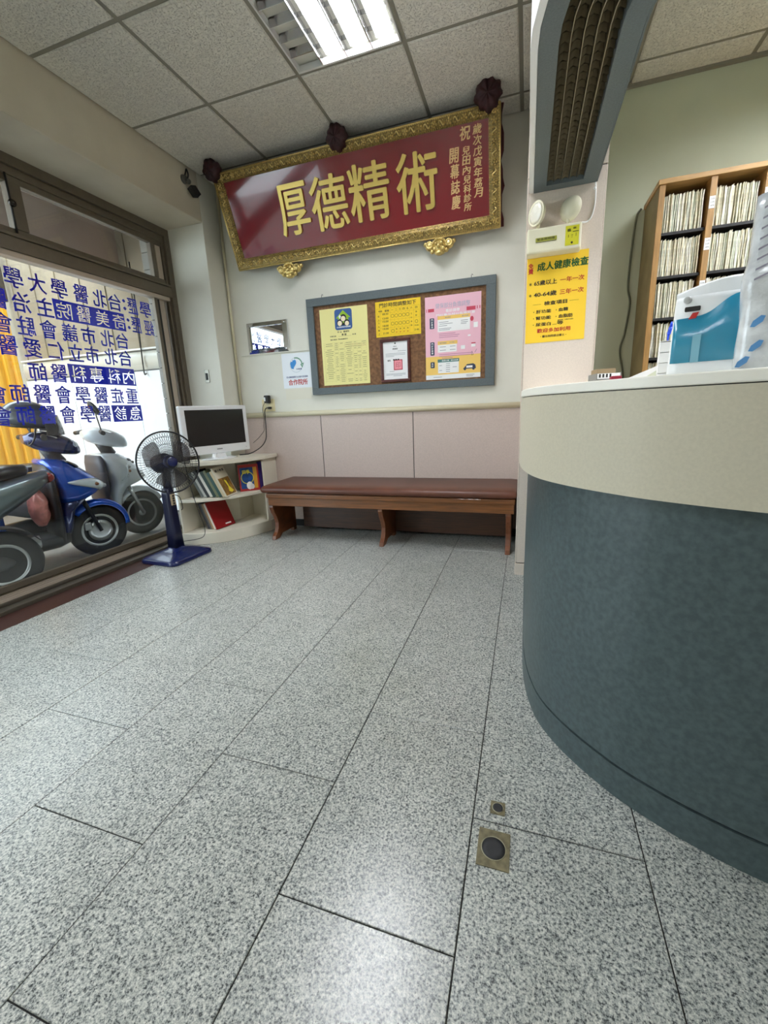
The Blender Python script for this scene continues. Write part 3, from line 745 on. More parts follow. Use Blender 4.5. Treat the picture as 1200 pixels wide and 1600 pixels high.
for i, c in enumerate('下午休診'): s.text(c, cx[5], .018-i*.026, w=.012, h=.012)
s.text('休', cx[6], .03, w=.013); s.text('診', cx[6], .005, w=.013); s.ring(cx[6], -.036, .0105, .0022); s.text('15:00', cx[6], -.064, w=.03, h=.008); s.text('21:00', cx[6], -.094, w=.034, h=.012)
s.build('lettering', mat('brown black ink', (74, 62, 22), .6), p)
s = SH()
for z in (.076, .043, -.008, -.062, -.112): s.line(-.165, z, .165, z, .0008)
for x in (-.165, -.138, -.057, -.027, .003, .032, .061, .09, .122, .165): s.line(x, -.112, x, .076, .0008)
s.build('table_print', mat('brown rule ink', (150, 120, 30), .6), p)
s = SH()
for x in cx[1:5]: s.text('診', x, -.098, w=.013, h=.013)
s.build('lettering', mat('orange ink', (196, 96, 36), .6), p)
# framed certificate
cf = empty('framed_certificate', (-.973, YP, 1.362), 'small white certificate in dark red wooden frame hung on the notice board', 'framed certificate')
M_FR = wood('dark red frame wood', (82, 30, 24), .35)
for (a, bb, c, d) in ((-.119, .119, .137, .158), (-.119, .119, -.158, -.137), (-.119, -.097, -.137, .137), (.097, .119, -.137, .137)):
    MB().box(a, bb, -.016, -.0005, c, d).build('frame_bar', M_FR, cf, bevel=.004)
MB().box(-.098, .098, -.005, -.001, -.138, .138).build('certificate_paper', M_PAP, cf)
t = MB(); t.torus((0, -.004, .168), (0, 1, 0), .007, .0018, 12, 6); t.box(-.006, .006, -.003, 0, .155, .163); t.build('hanging_ring', M_DARK, cf)
s = SH(.005); s.text('感謝狀', 0, .085, w=.042, h=.012, bold=.02); s.disc(0, .125, .006); s.text('財團法人', 0, .103, w=.03, h=.006)
s.text('會長', -.052, .002, w=.024, h=.013, bold=.04); s.text('●●●', 0.005, .006, w=.05, h=.011); s.build('lettering', INK, cf)
s = SH(.005)
for i, (a, bb) in enumerate(((.02, .085), (-.078, .08), (-.078, .08), (-.078, -.01), (-.05, -.01), (-.078, .078), (-.078, .078), (-.02, .05))): s.line(a, (.068, .052, .042, .032, -.078, -.096, -.104, -.112)[i], bb, (.068, .052, .042, .032, -.078, -.096, -.104, -.112)[i], .003)
s.build('print_lines', mat('light grey ink', (160, 164, 170), .6), cf)
s = SH(.005); s.rect(-.015, .055, -.07, .006, .0006); s.build('seal', mat('seal crimson', (178, 18, 52), .6), cf)
s = SH(.005); s.rect(-.009, .049, -.064, 0, .001); s.build('seal', mat('seal pink', (240, 150, 160), .6), cf)
s = SH(.005); s.text('印', .02, -.033, w=.036, h=.042, z=.0014); s.build('seal', mat('seal rose', (206, 110, 120), .6), cf)
# pink poster
p, hw, hh = sheet_at('fee_poster', -.736, -.332, 1.204, 1.779, YP, mat('pink poster paper', (240, 190, 204), .6), 'tall pink and yellow fee poster, right on the notice board', 'poster')
s = SH(); s.rect(-hw, hw, -hh, -.255, .0003); s.rect(-.11, .125, .045, .128, .0008); s.rect(-.11, .03, -.098, -.045, .0008); s.rect(-.11, .045, -.245, -.168, .0008)
s.text('看診請帶', 0, .185, w=.1, h=.022, z=.0007); s.text('門診藥品部分負擔計算', .02, .158, w=.28, h=.018, z=.0006); s.rect(.15, .18, .055, .09, .0006); s.rect(.135, .165, -.075, -.055, .0008); s.rect(.06, .09, -.085, -.06, .0006); s.rect(.11, .13, -.0, .01, .0006)
s.build('print_white', INKW, p)
s = SH(); s.rect(-hw, hw, -.255, -.125, .0002); s.rect(-.11, .125, .128, .152, .0008); s.rect(-.11, .035, -.045, -.02, .0008); s.build('print_yellow', mat('yellow ink', (246, 206, 110), .6), p)
s = SH(); s.text('健保部分負擔調整', .0, .222, w=.25, h=.034, bold=.0, z=.001); s.build('lettering', mat('pale slate ink', (176, 180, 196), .6), p)
s = SH(); s.rect(-.18, -.135, .185, .207); s.rect(.1, .163, .172, .197); s.rect(-.193, -.189, .185, .207); s.rect(.172, .178, .177, .197); s.rect(.19, .196, .177, .197); s.disc(.138, .115, .012, .001, 1.4); s.rect(.135, .165, -.054, -.046, .0012); s.build('print_red', mat('rose red ink', (206, 70, 92), .6), p)
s = SH(); s.rrect(-.168, -.135, .070, .143, .005, .0006); s.rrect(-.166, -.135, -.115, -.022, .005, .0006); s.rrect(-.166, -.135, -.205, -.162, .005, .0006)
s.poly([(.075, -.225), (.09, -.21), (.105, -.193), (.15, -.19), (.165, -.2), (.17, -.225)], .0005); s.disc(.09, -.226, .009, .0008); s.disc(.152, -.226, .009, .0008); s.line(.135, -.13, .15, -.13, .003); s.line(.135, -.13, .14, -.105, .002); s.line(.14, -.105, .15, -.13, .002); s.line(.16, -.115, .175, -.092, .002)
s.build('print_navy', mat('navy ink', (52, 60, 84), .6), p)
s = SH(); s.rect(-.112, .048, -.168, -.146, .001); s.build('print_green', mat('grey green ink', (80, 128, 122), .6), p)
s = SH()
for i, c in enumerate('門診藥品'): s.text(c, -.151, .130-i*.016, w=.013, z=.001)
for i, c in enumerate('門診診察費'): s.text(c, -.151, -.036-i*.016, w=.013, z=.001)
for i, c in enumerate('急診'): s.text(c, -.151, -.175-i*.016, w=.013, z=.001)
s.text('檢傷分類   部分負擔', -.02, -.157, w=.12, h=.010, z=.0014); s.rect(.1, .145, -.218, -.203, .001); s.build('lettering', INKW, p)
s = SH(); s.text('藥品費用', -.035, .139, w=.04, h=.009, z=.0012); s.text('部分負擔', .09, .139, w=.045, h=.009, z=.0012); s.text('醫院層級', -.07, -.033, w=.05, h=.009, z=.0012); s.text('部分負擔', -.005, -.033, w=.035, h=.008, z=.0012)
rnd = random.Random(5)
for z, a, bb in [(.11, -.1, -.03), (.098, -.095, .0), (.085, -.1, -.04), (.066, -.1, -.01), (.056, -.1, -.02), (.11, .06, .11), (.098, .06, .11), (.088, .06, .1), (-.06, -.095, -.05), (-.06, -.02, .02), (-.083, -.095, -.05), (-.083, -.02, .02), (-.18, -.05, -.02), (-.194, -.05, -.02), (-.208, -.05, -.02), (-.222, -.05, -.02), (-.236, -.05, -.02), (-.19, -.1, -.08), (-.225, -.1, -.08), (-.205, .0, .03), (-.272, -.145, -.08), (-.266, .10, .16), (-.276, .10, .15)]:
    s.line(a, z, bb, z, .0035, .0012)
s.build('print_lines', mat('mid grey ink', (150, 150, 156), .6), p)
s = SH()
for z, a, bb in [(.03, -.1, .02), (.018, -.1, .05), (.006, -.1, .04), (-.113, -.1, .14), (-.126, -.1, .13), (-.138, -.08, .0)]: s.line(a, z, bb, z, .004, .0008)
s.build('print_lines', mat('mauve ink', (190, 130, 158), .6), p)
# small white sign left of the board, blank card below, mirror plaque
p, hw, hh = sheet_at('partner_sign', -1.978, -1.711, 1.207, 1.485, YB-.0005, mat('sign white', (232, 236, 240), .4), 'small white sign with blue hand emblem and red characters beside the notice board', 'sign')
s = SH(); s.text('合作院所', .005, -.092, w=.18, h=.046, bold=.035); s.build('lettering', INKR, p)
s = SH(); s.text('配合醫療機構防治血糖共同照護網', .0, -.05, w=.2, h=.015, bold=.02); s.text('好厝邊', .025, .012, w=.05, h=.012, bold=.04); s.build('lettering', mat('slate blue ink', (70, 84, 130), .6), p)
s = SH(); s.poly([(-.052, .03), (-.055, .06), (-.045, .075), (-.035, .07), (-.03, .086), (-.018, .082), (-.012, .09), (0, .08), (.003, .06), (-.01, .04), (-.02, .03), (-.028, .012), (-.045, .018)], .0006); s.build('emblem', mat('sky blue ink', (60, 144, 214), .6), p)
s = SH(); s.ring(0, .045, .058, .004, .0004, 32); s.build('emblem', mat('pale ring ink', (196, 206, 214), .6), p)
s = SH()
for k in range(8):
    a = PI*.05+k*.22; s.disc(.056*math.cos(a), .045+.056*math.sin(a), .006, .0008)
s.poly([(.04, .045), (.052, .055), (.056, .03), (.062, .055), (.074, .06), (.064, .035), (.056, .018), (.048, .035)], .0009); s.build('emblem', mat('leaf green ink', (96, 150, 120), .6), p)
p, hw, hh = sheet_at('blank_card', -1.965, -1.724, 1.113, 1.200, YB-.0005, mat('ivory card', (226, 222, 204), .6), 'blank ivory card under the small white sign on the back wall', 'card')
mp = empty('mirror_plaque', (-2.086, YB, 1.627), 'shiny chrome framed mirror plaque on the back wall near the corner', 'mirror')
M_CHR = mat('chrome', (216, 218, 222), .06, metal=1.)
t = MB(); o_ = [(-.197, -.1255), (.197, -.1255), (.197, .1255), (-.197, .1255)]; i_ = [(-.16, -.088), (.155, -.088), (.155, .090), (-.16, .090)]
for k in range(4):
    a, b2, c, d = o_[k], o_[(k+1) % 4], i_[(k+1) % 4], i_[k]
    mid = lambda p_, q_, f_: (p_[0]*(1-f_)+q_[0]*f_, p_[1]*(1-f_)+q_[1]*f_)
    def sec(o2, i2): return [(o2[0], -.002, o2[1]), (mid(o2, i2, .1)[0], -.012, mid(o2, i2, .1)[1]), (mid(o2, i2, .8)[0], -.022, mid(o2, i2, .8)[1]), (i2[0], -.026, i2[1]), (i2[0], -.012, i2[1]), (i2[0], -.002, i2[1])]
    MB().loft([sec(a, d), sec(b2, c)], smooth=False).build('bevelled_rim', M_CHR, mp)
box(-.161, .156, -.013, -.002, -.089, .091).build('mirror_face', mat('mirror', (225, 228, 230), .02, metal=1.), mp)
for sx in (-1, 1):
    for sz in (-1, 1): MB().sphere((sx*.172, -.02, sz*.103), .008, 10, 6).build('corner_stud', M_CHR, mp)
# double socket, adaptor, cords
so = empty('wall_socket', (-2.147, YB, 1.073), 'ivory wall socket with black plugs above the ivory rail', 'socket')
box(-.062, .062, -.008, 0, -.05, .054).build('socket_plate', mat('aged ivory plastic', (222, 208, 162), .45), so, bevel=.003)
for zz in (-.02, .028): box(-.02, .02, -.011, -.007, zz-.017, zz+.017).build('socket_insert', mat('socket insert', (200, 190, 160), .5), so, bevel=.002)
ad = empty('power_adaptor', (-2.136, YB-.011, 1.128), 'black power adaptor plugged into the wall socket', 'adaptor')
box(-.02, .022, -.045, 0, -.034, .03).build('body', M_DARK, ad, bevel=.006)
MB().torus((0, -.02, .036), (0, 1, 0), .009, .003, 16, 6).build('loop', mat('white plastic', (232, 232, 228), .4), ad)
box(-.016, -.004, -.047, -.044, -.018, .014).build('label_patch', mat('white plastic', (232, 232, 228), .4), ad)
c = MB(); c.tube(spline([(-2.145, YB-.05, 1.112), (-2.17, YB-.06, 1.06), (-2.176, YB-.055, 1.0), (-2.17, YB-.06, .97), (-2.185, YB-.05, .90), (-2.19, YB-.05, .86), (-2.24, YB-.07, .80), (-2.28, YB-.1, .76)]), .0022, 6)
tag(c.build('adaptor_cord', M_DARK), 'thin black cord from the power adaptor down behind the television', 'cord')
c = MB(); c.box(-2.135, -2.113, YB-.035, YB-.0115, 1.044, 1.062); c.tube(spline([(-2.125, YB-.036, 1.053), (-2.14, YB-.06, 1.05), (-2.152, YB-.065, 1.02), (-2.158, YB-.06, .95), (-2.162, YB-.06, .85), (-2.17, YB-.07, .78), (-2.21, YB-.1, .72), (-2.30, YB-.13, .672), (-2.36, YB-.2, .667)]), .0045, 8)
tag(c.build('power_cable', M_DARK), 'thick black power cord from socket down to the shelf top', 'cable')
# switch plate on the reveal of the window, sensor on the beam
sw = empty('switch_plate', (-2.582, 3.12, 1.333), 'small grey switch plate on the white window reveal', 'switch')
box(-.022, .022, -.006, 0, -.052, .052).build('plate', mat('brushed steel plate', (150, 148, 138), .35, metal=.6), sw, bevel=.002)
box(-.011, .011, -.010, -.005, -.03, .025).build('rocker', M_DARK, sw, bevel=.002)
cm = empty('wall_sensor', (XL, 2.97, 2.68), 'small black sensor on swivel mount high on the beige beam', 'sensor')
t = MB(); t.cyl((0, 0, .01), (.02, 0, .01), .03, .024, 16); t.build('mount', mat('grey plastic', (96, 96, 90), .5), cm)
t = MB(); t.tube(spline([(.015, .0, .03), (.02, .01, .06), (.012, .03, .085), (.006, .05, .06), (.01, .03, .02)]), .005, 6); t.build('cable_loop', M_DARK, cm)
t = MB(); t.sphere((.033, .01, -.005), .018, 12, 8); t.build('ball_joint', mat('grey plastic', (96, 96, 90), .5), cm)
t = MB(); t.box(-.022, .022, -.03, .03, -.045, .02, Matrix.Translation((.045, .035, -.05)) @ Matrix.Rotation(.35, 4, 'X') @ Matrix.Rotation(-.4, 4, 'Y')); t.build('sensor_head', M_DARK, cm, bevel=.004)

# =================================================================== PILLAR: emergency light, poster, wire
el = empty('emergency_light', (.093, 2.522, 1.77), 'cream emergency light box with two round lamps on the pink pillar', 'emergency light')
M_CRM = mat('cream plastic', (226, 220, 192), .4)
t = MB(); pf = [(-.124, -.06), (.126, -.06), (.126, .058), (-.124, .058)]
t.loft([[(x*.99, 0, z*.98) for x, z in pf], [(x, -.03, z) for x, z in pf], [(x*.97, -.072, z*.93) for x, z in pf]], smooth=False)
t.build('housing', M_CRM, el, bevel=.008, seg=3)
s = Sheet((0, -.0725, 0)); s.rect(.052, .112, -.042, .042); s.build('control_panel', mat('acid yellow label', (206, 200, 40), .5), el)
s = Sheet((0, -.0725, 0)); s.text('檢', .068, .023, w=.016, h=.014, z=.0012); s.text('查', .092, .030, w=.016, h=.008, z=.0012); s.rect(.084, .11, .014, .017, .001); s.rect(.065, .067, -.008, .004, .001); s.rect(.098, .100, -.006, .008, .001); s.text('丁', .082, -.004, w=.008, h=.012, z=.0012); s.disc(.082, -.031, .005, .0012)
s.rect(-.081, .013, -.011, -.0085, .001); s.text('緊急照明燈', -.035, .002, w=.08, h=.010, z=.0014, bold=.02); s.build('lettering', mat('olive black ink', (50, 52, 14), .6), el)
s = Sheet((0, -.0725, 0)); s.rect(-.082, .014, -.0075, .0095, .0008); s.build('name_strip', mat('olive yellow label', (160, 160, 60), .5), el)
def lamp_head(cx, cz, nx, ny, nz, lens):
    ax = Vector((nx, ny, nz)).normalized(); c = Vector((cx, -.052, cz))
    MB().lathe([(0, -.026), (.026, -.022), (.045, -.010), (.053, .004), (.055, .010), (.052, .0135), (.048, .011)], c, ax, 28).build('lamp_shell', M_CRM, el)
    MB().lathe([(.049, .010), (.035, .016), (.0, .020)], c, ax, 28).build('lamp_lens', lens, el)
    MB().cyl(c-ax*.012+Vector((0, .004, -.035)), (cx, -.045, .05), .007, n=10).build('swivel', M_CRM, el)
ML = mat('ribbed clear lens', (232, 228, 212), .12, spec=.8, coat=.6, bump=.6, bs=90)
lamp_head(-.077, .122, -.75, -.62, .0, ML); lamp_head(.066, .122, .55, .72, -.05, ML)
c = MB(); c.tube(spline([(.269, 2.512, 1.999), (.272, 2.516, 1.97), (.272, 2.517, 1.91), (.262, 2.517, 1.862), (.243, 2.517, 1.84), (.215, 2.50, 1.835)]), .0035, 8)
c.sphere((.268, 2.514, 1.975), .006, 8, 6)
tag(c.build('lamp_wire', mat('white plastic', (232, 232, 228), .4)), 'white wire looping from the soffit to the emergency light', 'wire')
p, hw, hh = sheet_at('health_poster', -.023, .262, 1.309, 1.722, 2.5215, mat('poster yellow', (250, 206, 52), .6), 'yellow health check poster with green and red characters on the pink pillar', 'poster', rot=-.008)
def u(v): return hh-v*2*hh
s = SH(); s.text('成人健康檢查', .025, u(.125), w=.235, h=.038, bold=.045); s.build('lettering', INKG, p)
s = SH(); s.text('免', -.124, u(.105), w=.022, h=.024, bold=.05); s.text('費', -.124, u(.165), w=.022, h=.024, bold=.05); s.text('一年一次', .073, u(.30), w=.11, h=.024, bold=.03); s.text('三年一次', .073, u(.435), w=.11, h=.024, bold=.03); s.text('歡迎多加利用', -.005, u(.86), w=.16, h=.02, bold=.035); s.build('lettering', INKR, p)
s = SH(); s.text('＊', -.124, u(.31), w=.012, bold=.05); s.text('65歲以上', -.052, u(.305), w=.108, h=.024, bold=.035); s.text('＊', -.124, u(.44), w=.012, bold=.05); s.text('40-64歲', -.052, u(.435), w=.108, h=.024, bold=.035)
s.text('檢查項目', .0, u(.545), w=.108, h=.019, bold=.035); s.line(-.11, u(.55), -.07, u(.55), .001); s.line(.065, u(.545), .108, u(.545), .001)
for i, (a, b_) in enumerate((('肝功能', '血糖'), ('腎功能', '血脂肪'), ('尿蛋白', '...等'))):
    v = .635+i*.075; s.disc(-.104, u(v), .0022); s.text(a, -.056, u(v), w=.072, h=.017, bold=.03)
    if i < 2: s.disc(.005, u(v), .0022); s.text(b_, .038+(.012 if i else 0), u(v), w=.045+(.022 if i else 0), h=.017, bold=.03)
    else: s.text(b_, .015, u(v), w=.05, h=.017, bold=.03)
s.text('(膽固醇、三酸甘油脂)', .05, u(.755), w=.075, h=.006); s.text('・櫃台詢問請洽護士・', -.005, u(.93), w=.125, h=.012, bold=.02)
s.build('lettering', INK, p)

# =================================================================== SHELF UNIT, TELEVISION, BOOKS
M_SHF = mat('ivory painted wood', (228, 222, 204), .5, ns=5, na=.05)
sh = empty('corner_shelf', (-2.35, 3.0, 0), 'low ivory bow-fronted corner bookshelf under the television', 'shelf')
FRONT = [(p.x, p.y) for p in spline([(-2.60, 2.60, 0), (-2.50, 2.605, 0), (-2.38, 2.67, 0), (-2.27, 2.765, 0), (-2.17, 2.93, 0), (-2.105, 3.12, 0)], 5)]
BACK = [(-2.10, 3.31), (-2.41, 3.31), (-2.41, 3.105), (-2.60, 2.86)]
def sprism(fr_, bk, z0, z1, name, **k): return MB().prism(fr_+bk, z0, z1).build(name, M_SHF, sh, world=True, **k)
def inset(P, d): return off(P, d)
sprism(off(FRONT, -.0), BACK, .0, .095, 'plinth', bevel=.004)
sprism(off(FRONT, -.012), BACK, .345, .368, 'shelf_board', bevel=.003)
sprism(off(FRONT, .0), BACK, .63, .66, 'top_board', bevel=.003)
def wallp(a, b2, z0, z1, name, th=.016):
    d = Vector((b2[0]-a[0], b2[1]-a[1])).normalized(); n = Vector((-d.y, d.x))*th
    for q0, q1 in ((z0, .344), (.369, z1)):
        MB().prism([a, b2, (b2[0]+n.x, b2[1]+n.y), (a[0]+n.x, a[1]+n.y)], q0, q1).build(name, M_SHF, sh, world=True)
wallp((-2.584, 2.61), (-2.584, 2.868), .096, .629, 'side_panel')
wallp((-2.118, 3.30), (-2.122, 3.11), .096, .629, 'side_panel', -.016)
wallp((-2.584, 2.868), (-2.40, 3.10), .096, .629, 'back_panel', .012)
wallp((-2.40, 3.10), (-2.40, 3.30), .096, .629, 'back_panel', .01)
wallp((-2.40, 3.296), (-2.12, 3.296), .096, .629, 'back_panel', .012)
# television
ang = math.atan2(3.20-2.60, -2.31+2.49)
tv = empty('television', (-2.405, 2.925, .661), 'white flat television with dark screen standing on the corner shelf', 'television', rot=(0, 0, ang))
M_TVW = mat('glossy white plastic', (236, 238, 240), .2, coat=.4)
W, H = .612, .380; zb = .045
t = MB(); t.box(-W/2, W/2, -.018, .022, zb, zb+H); t.build('cabinet', M_TVW, tv, bevel=.012, seg=3)
box(-W/2+.042, W/2-.042, -.0195, -.0175, zb+.068, zb+H-.032).build('screen', mat('black screen', (10, 11, 12), .18), tv)
MB().loft([[(x, y, z) for x, y in ((-w_, -.03), (w_, -.03), (w_, .03), (-w_, .03))] for z, w_ in ((.012, .05), (.046, .038))], smooth=False).build('stand_neck', M_TVW, tv)
MB().lathe([(0, 0), (.16, 0), (.162, .004), (.13, .009), (.05, .013), (0, .013)], n=40).build('stand_base', M_TVW, tv).scale = (1, .62, 1)
s = Sheet((0, -.0185, zb)); s.text('■■■■■', .0, .035, w=.05, h=.008, z=.001); s.text('●●', -.25, .028, w=.02, h=.006, z=.001); s.disc(.262, .03, .003, .001); s.build('lettering', mat('grey mark ink', (120, 122, 126), .5), tv)
box(-.2, .2, .022, .05, zb+.06, zb+.3).build('rear_housing', M_TVW, tv, bevel=.01)

def book(name, loc, yaw, lean, w_, h_, th, cover, label, group, cat='book', face=None):
    """spine forward: x = thickness, -y = spine, z = height; leans towards -x"""
    M = Matrix.Translation(loc) @ Matrix.Rotation(yaw, 4, 'Z') @ Matrix.Rotation(-lean, 4, 'Y')
    t = empty(name, loc, label, cat, group, M=M)
    box(0, .0015, 0, w_, 0, h_).build('cover', cover, t); box(th-.0015, th, 0, w_, 0, h_).build('cover', cover, t)
    box(.0015, th-.0015, 0, .003, 0, h_).build('spine', cover, t)
    box(.0016, th-.0016, .003, w_-.004, .003, h_-.003).build('pages', mat('book pages', (226, 222, 206), .8), t)
    if face: face(t, th, w_, h_)
    return t
def cov(n, c): return mat('cover '+n, c, .35)
yawb = .2; Dv = (math.cos(yawb), math.sin(yawb))
def face_sheet(th): return Sheet((th, 0, 0), (0, 1, 0), (0, 0, 1))
def gold_face(t, th, w_, h_):
    s = face_sheet(th); s.rect(.008, w_-.01, .008, h_*.62, .0006); s.build('cover_picture', mat('ochre picture', (150, 112, 50), .5, ns=30, na=.5), t)
    s = face_sheet(th); s.poly([(w_*.45, h_*.55), (w_*.6, h_*.5), (w_*.62, h_*.3), (w_*.8, h_*.12), (w_*.6, h_*.08), (w_*.42, h_*.14), (w_*.52, h_*.3)], .001); s.build('cover_picture', mat('yellow picture', (236, 214, 60), .5), t)
    s = face_sheet(th); s.text('親子教育', w_*.5, h_*.88, w=w_*.75, h=.022, bold=.03, z=.001); s.build('lettering', INK, t)
up = [('grey', (92, 96, 92)), ('silver', (176, 176, 170)), ('black', (40, 42, 44)), ('white', (214, 210, 200)), ('dark green', (42, 66, 60)), ('olive', (120, 126, 96)), ('teal', (66, 96, 92)), ('cream', (220, 206, 170))]
x = 0.0; base = Vector((-2.458, 2.715, .3695)); lean = .42
names = ['grey spine, leftmost on the middle shelf', 'silver spine, second from the left on the middle shelf', 'black spine between silver and white ones', 'white spine in the middle of the leaning row', 'dark green spine in the leaning row', 'olive green spine in the leaning row', 'teal spine in the leaning row', 'cream spine with red foot, next to the plant cover']
for i, (n, c) in enumerate(up):
    th = [.023, .020, .024, .022, .026, .021, .024, .021][i]
    pos = base+Vector((Dv[0]*x, Dv[1]*x, 0))
    book('magazine', pos, yawb, lean, (.12, .14, .155, .17)[min(i, 3)], .215+.008*(i % 3), th, cov(n, c), 'leaning magazine with '+names[i], 'magazines leaning on the middle shelf', 'magazine')
    x += th/math.cos(lean)+.001
pos = base+Vector((Dv[0]*x, Dv[1]*x, 0))
book('magazine', pos, yawb, lean, .19, .25, .010, cov('ivory', (226, 220, 200)), 'magazine with golden yellow picture cover leaning on the middle shelf', 'magazines leaning on the middle shelf', 'magazine', gold_face)
x = 0; yawb = -.1; Dv = (math.cos(yawb), math.sin(yawb)); base = Vector((-2.468, 2.755, .0965)); lean = .40
for i, (n, c, th, lb) in enumerate((('slate', (62, 66, 76), .019, 'slate blue binder leaning leftmost on the bottom shelf'), ('grey 2', (104, 102, 100), .019, 'grey binder leaning second on the bottom shelf'), ('tan', (170, 140, 104), .019, 'tan folder leaning on the bottom shelf'), ('white 2', (226, 222, 212), .019, 'white folder leaning behind the red album'))):
    pos = base+Vector((Dv[0]*x, Dv[1]*x, 0)); book('binder', pos, yawb, lean, .10+.02*(x/.02), .225, th, cov(n, c), lb, 'binders on the bottom shelf', 'binder'); x += th/math.cos(lean)+.001
def tagface(t, th, w_, h_):
    s = face_sheet(th); s.rect(w_*.5, w_*.8, .018, .03, .0006); s.build('label_strip', INKW, t)
pos = base+Vector((Dv[0]*x, Dv[1]*x, 0))
book('album', pos, yawb, lean, .21, .235, .010, cov('crimson', (148, 26, 30)), 'crimson red album leaning on the bottom shelf', 'binders on the bottom shelf', 'album', tagface)
# upright picture books at the right
def upright(name, x, y, yaw, w_, h_, th, c, label, face=None, z=.3695, tilt=-.08):
    M = Matrix.Translation((x, y, z)) @ Matrix.Rotation(yaw, 4, 'Z') @ Matrix.Rotation(tilt, 4, 'X')
    t = empty(name, (x, y, z), label, 'book', 'picture books at the right of the middle shelf', M=M)
    box(0, w_, 0, .0015, 0, h_).build('cover', c, t); box(0, w_, th-.0015, th, 0, h_).build('cover', c, t); box(0, .002, .0015, th-.0015, 0, h_).build('spine', c, t)
    box(.002, w_-.003, .0016, th-.0016, .003, h_-.003).build('pages', mat('book pages', (226, 222, 206), .8), t)
    if face: face(t, w_, h_)
def blueface(t, w_, h_):
    q = lambda: Sheet((0, 0, 0))
    s = q(); s.rect(.012, w_-.045, .02, h_-.025, .0006); s.build('cover_picture', mat('deep blue picture', (28, 74, 140), .4, ns=25, na=.3), t)
    s = q(); s.rect(w_-.045, w_-.014, .02, h_-.025, .0006); s.build('cover_picture', mat('gold picture', (206, 150, 44), .4), t)
    s = q(); s.text('四季', w_*.38, h_*.72, w=.06, h=.034, bold=.03, z=.001); s.ring(w_*.42, h_*.5, .05, .006, .0009); s.build('lettering', mat('lemon ink', (226, 220, 60), .5), t)
    s = q(); s.disc(w_*.5, h_*.2, .026, .0012, 1.3); s.disc(w_*.62, h_*.16, .018, .0012, 1.3); s.build('cover_picture', INKW, t)
upright('picture_book', -2.285, 2.985, .78, .165, .225, .010, cov('red', (168, 44, 44)), 'red and blue picture book facing forward at the right of the middle shelf', blueface)
upright('picture_book', -2.172, 3.120, 1.1, .075, .238, .018, cov('purple', (74, 54, 130)), 'purple picture book standing behind the red and blue one')

# =================================================================== FAN
fan = empty('pedestal_fan', (-2.42, 2.35, 0), 'navy blue pedestal fan with black wire grille standing by the window', 'fan')
M_NAVY = mat('navy plastic', (20, 30, 80), .25, coat=.3); M_NAVD = mat('dark navy plastic', (18, 22, 50), .35)
M_WIRE = mat('black wire', (24, 24, 28), .4)
def rr(hx, hy, r, z, n=6):
    out = []
    for cx, cy, a in ((hx-r, -hy+r, -PI/2), (hx-r, hy-r, 0), (-hx+r, hy-r, PI/2), (-hx+r, -hy+r, PI)):
        out += [(cx+r*math.cos(a+PI/2*k/n), cy+r*math.sin(a+PI/2*k/n), z) for k in range(n+1)]
    return out
R0 = Matrix.Rotation(-.06, 4, 'Z')
def RR(ring): return [R0 @ Vector(p) for p in ring]
MB().loft([RR(rr(.168, .19, .05, 0)), RR(rr(.17, .192, .05, .006)), RR(rr(.168, .19, .05, .026)), RR(rr(.155, .177, .05, .034)), RR(rr(.085, .10, .045, .062)), RR(rr(.055, .06, .04, .072)), RR(rr(.045, .048, .04, .085))]).build('base', M_NAVY, fan)
MB().loft([rr(.044, .046, .02, .08), rr(.040, .042, .02, .2), rr(.036, .038, .018, .36), rr(.034, .036, .016, .47), rr(.028, .03, .014, .52)]).build('column', M_NAVD, fan)
vdir = Vector((.93, -.36, 0)).normalized()      # fan looks at the waiting area
side = Vector((-vdir.y, vdir.x, 0))
ax = (vdir+Vector((0, 0, .12))).normalized()
t = MB(); Mp = Matrix.Translation((.037, -.01, 0))
box(.034, .0405, -.02, .02, .395, .475).build('control_plate', mat('beige plate', (186, 168, 140), .4), fan)
for k in range(4): MB().cyl((.040, 0, .408+k*.018), (.048, 0, .408+k*.018), .0065, n=12).build('button', M_WIRE, fan)
HC = Vector((.0, .045, .695))
MB().cyl((0, .005, .50), HC+Vector((0, 0, -.03))-vdir*.05, .028, .03).build('neck', M_NAVD, fan)
MB().lathe([(0, -.17), (.045, -.165), (.068, -.14), (.072, -.06), (.06, -.03), (0, -.028)], HC, ax, 28).build('motor_housing', M_NAVD, fan)
MB().lathe([(0, .055), (.03, .054), (.046, .046), (.05, .03), (.05, -.005), (0, -.006)], HC, ax, 28).build('hub', M_NAVY, fan)
a1 = side; a2 = ax.cross(a1).normalized()
M_BLD = mat('smoky translucent blade', (84, 80, 84), .2, alpha=.55)
for k in range(3):
    rings = []; a0 = .5+2*PI*k/3
    for i in range(9):
        r = .04+.145*i/8; wdt = (.30+.72*math.sin(PI*min(1, .12+i/8*.62)))*(.95 if i < 8 else .75)
        for_ = []
        for j in range(9):
            q = a0+(j/8-.5)*wdt*1.45; dz = (j/8-.5)*.06
            for_.append(HC+(a1*math.cos(q)+a2*math.sin(q))*(r-.010*(abs(j-4)/4)**2*(i == 8)*2)+ax*(dz+.012))
        rings.append(for_)
    m_ = MB().loft(rings, cap=False, closed=False); m_.build('blade', M_BLD, fan, sol=.0025)
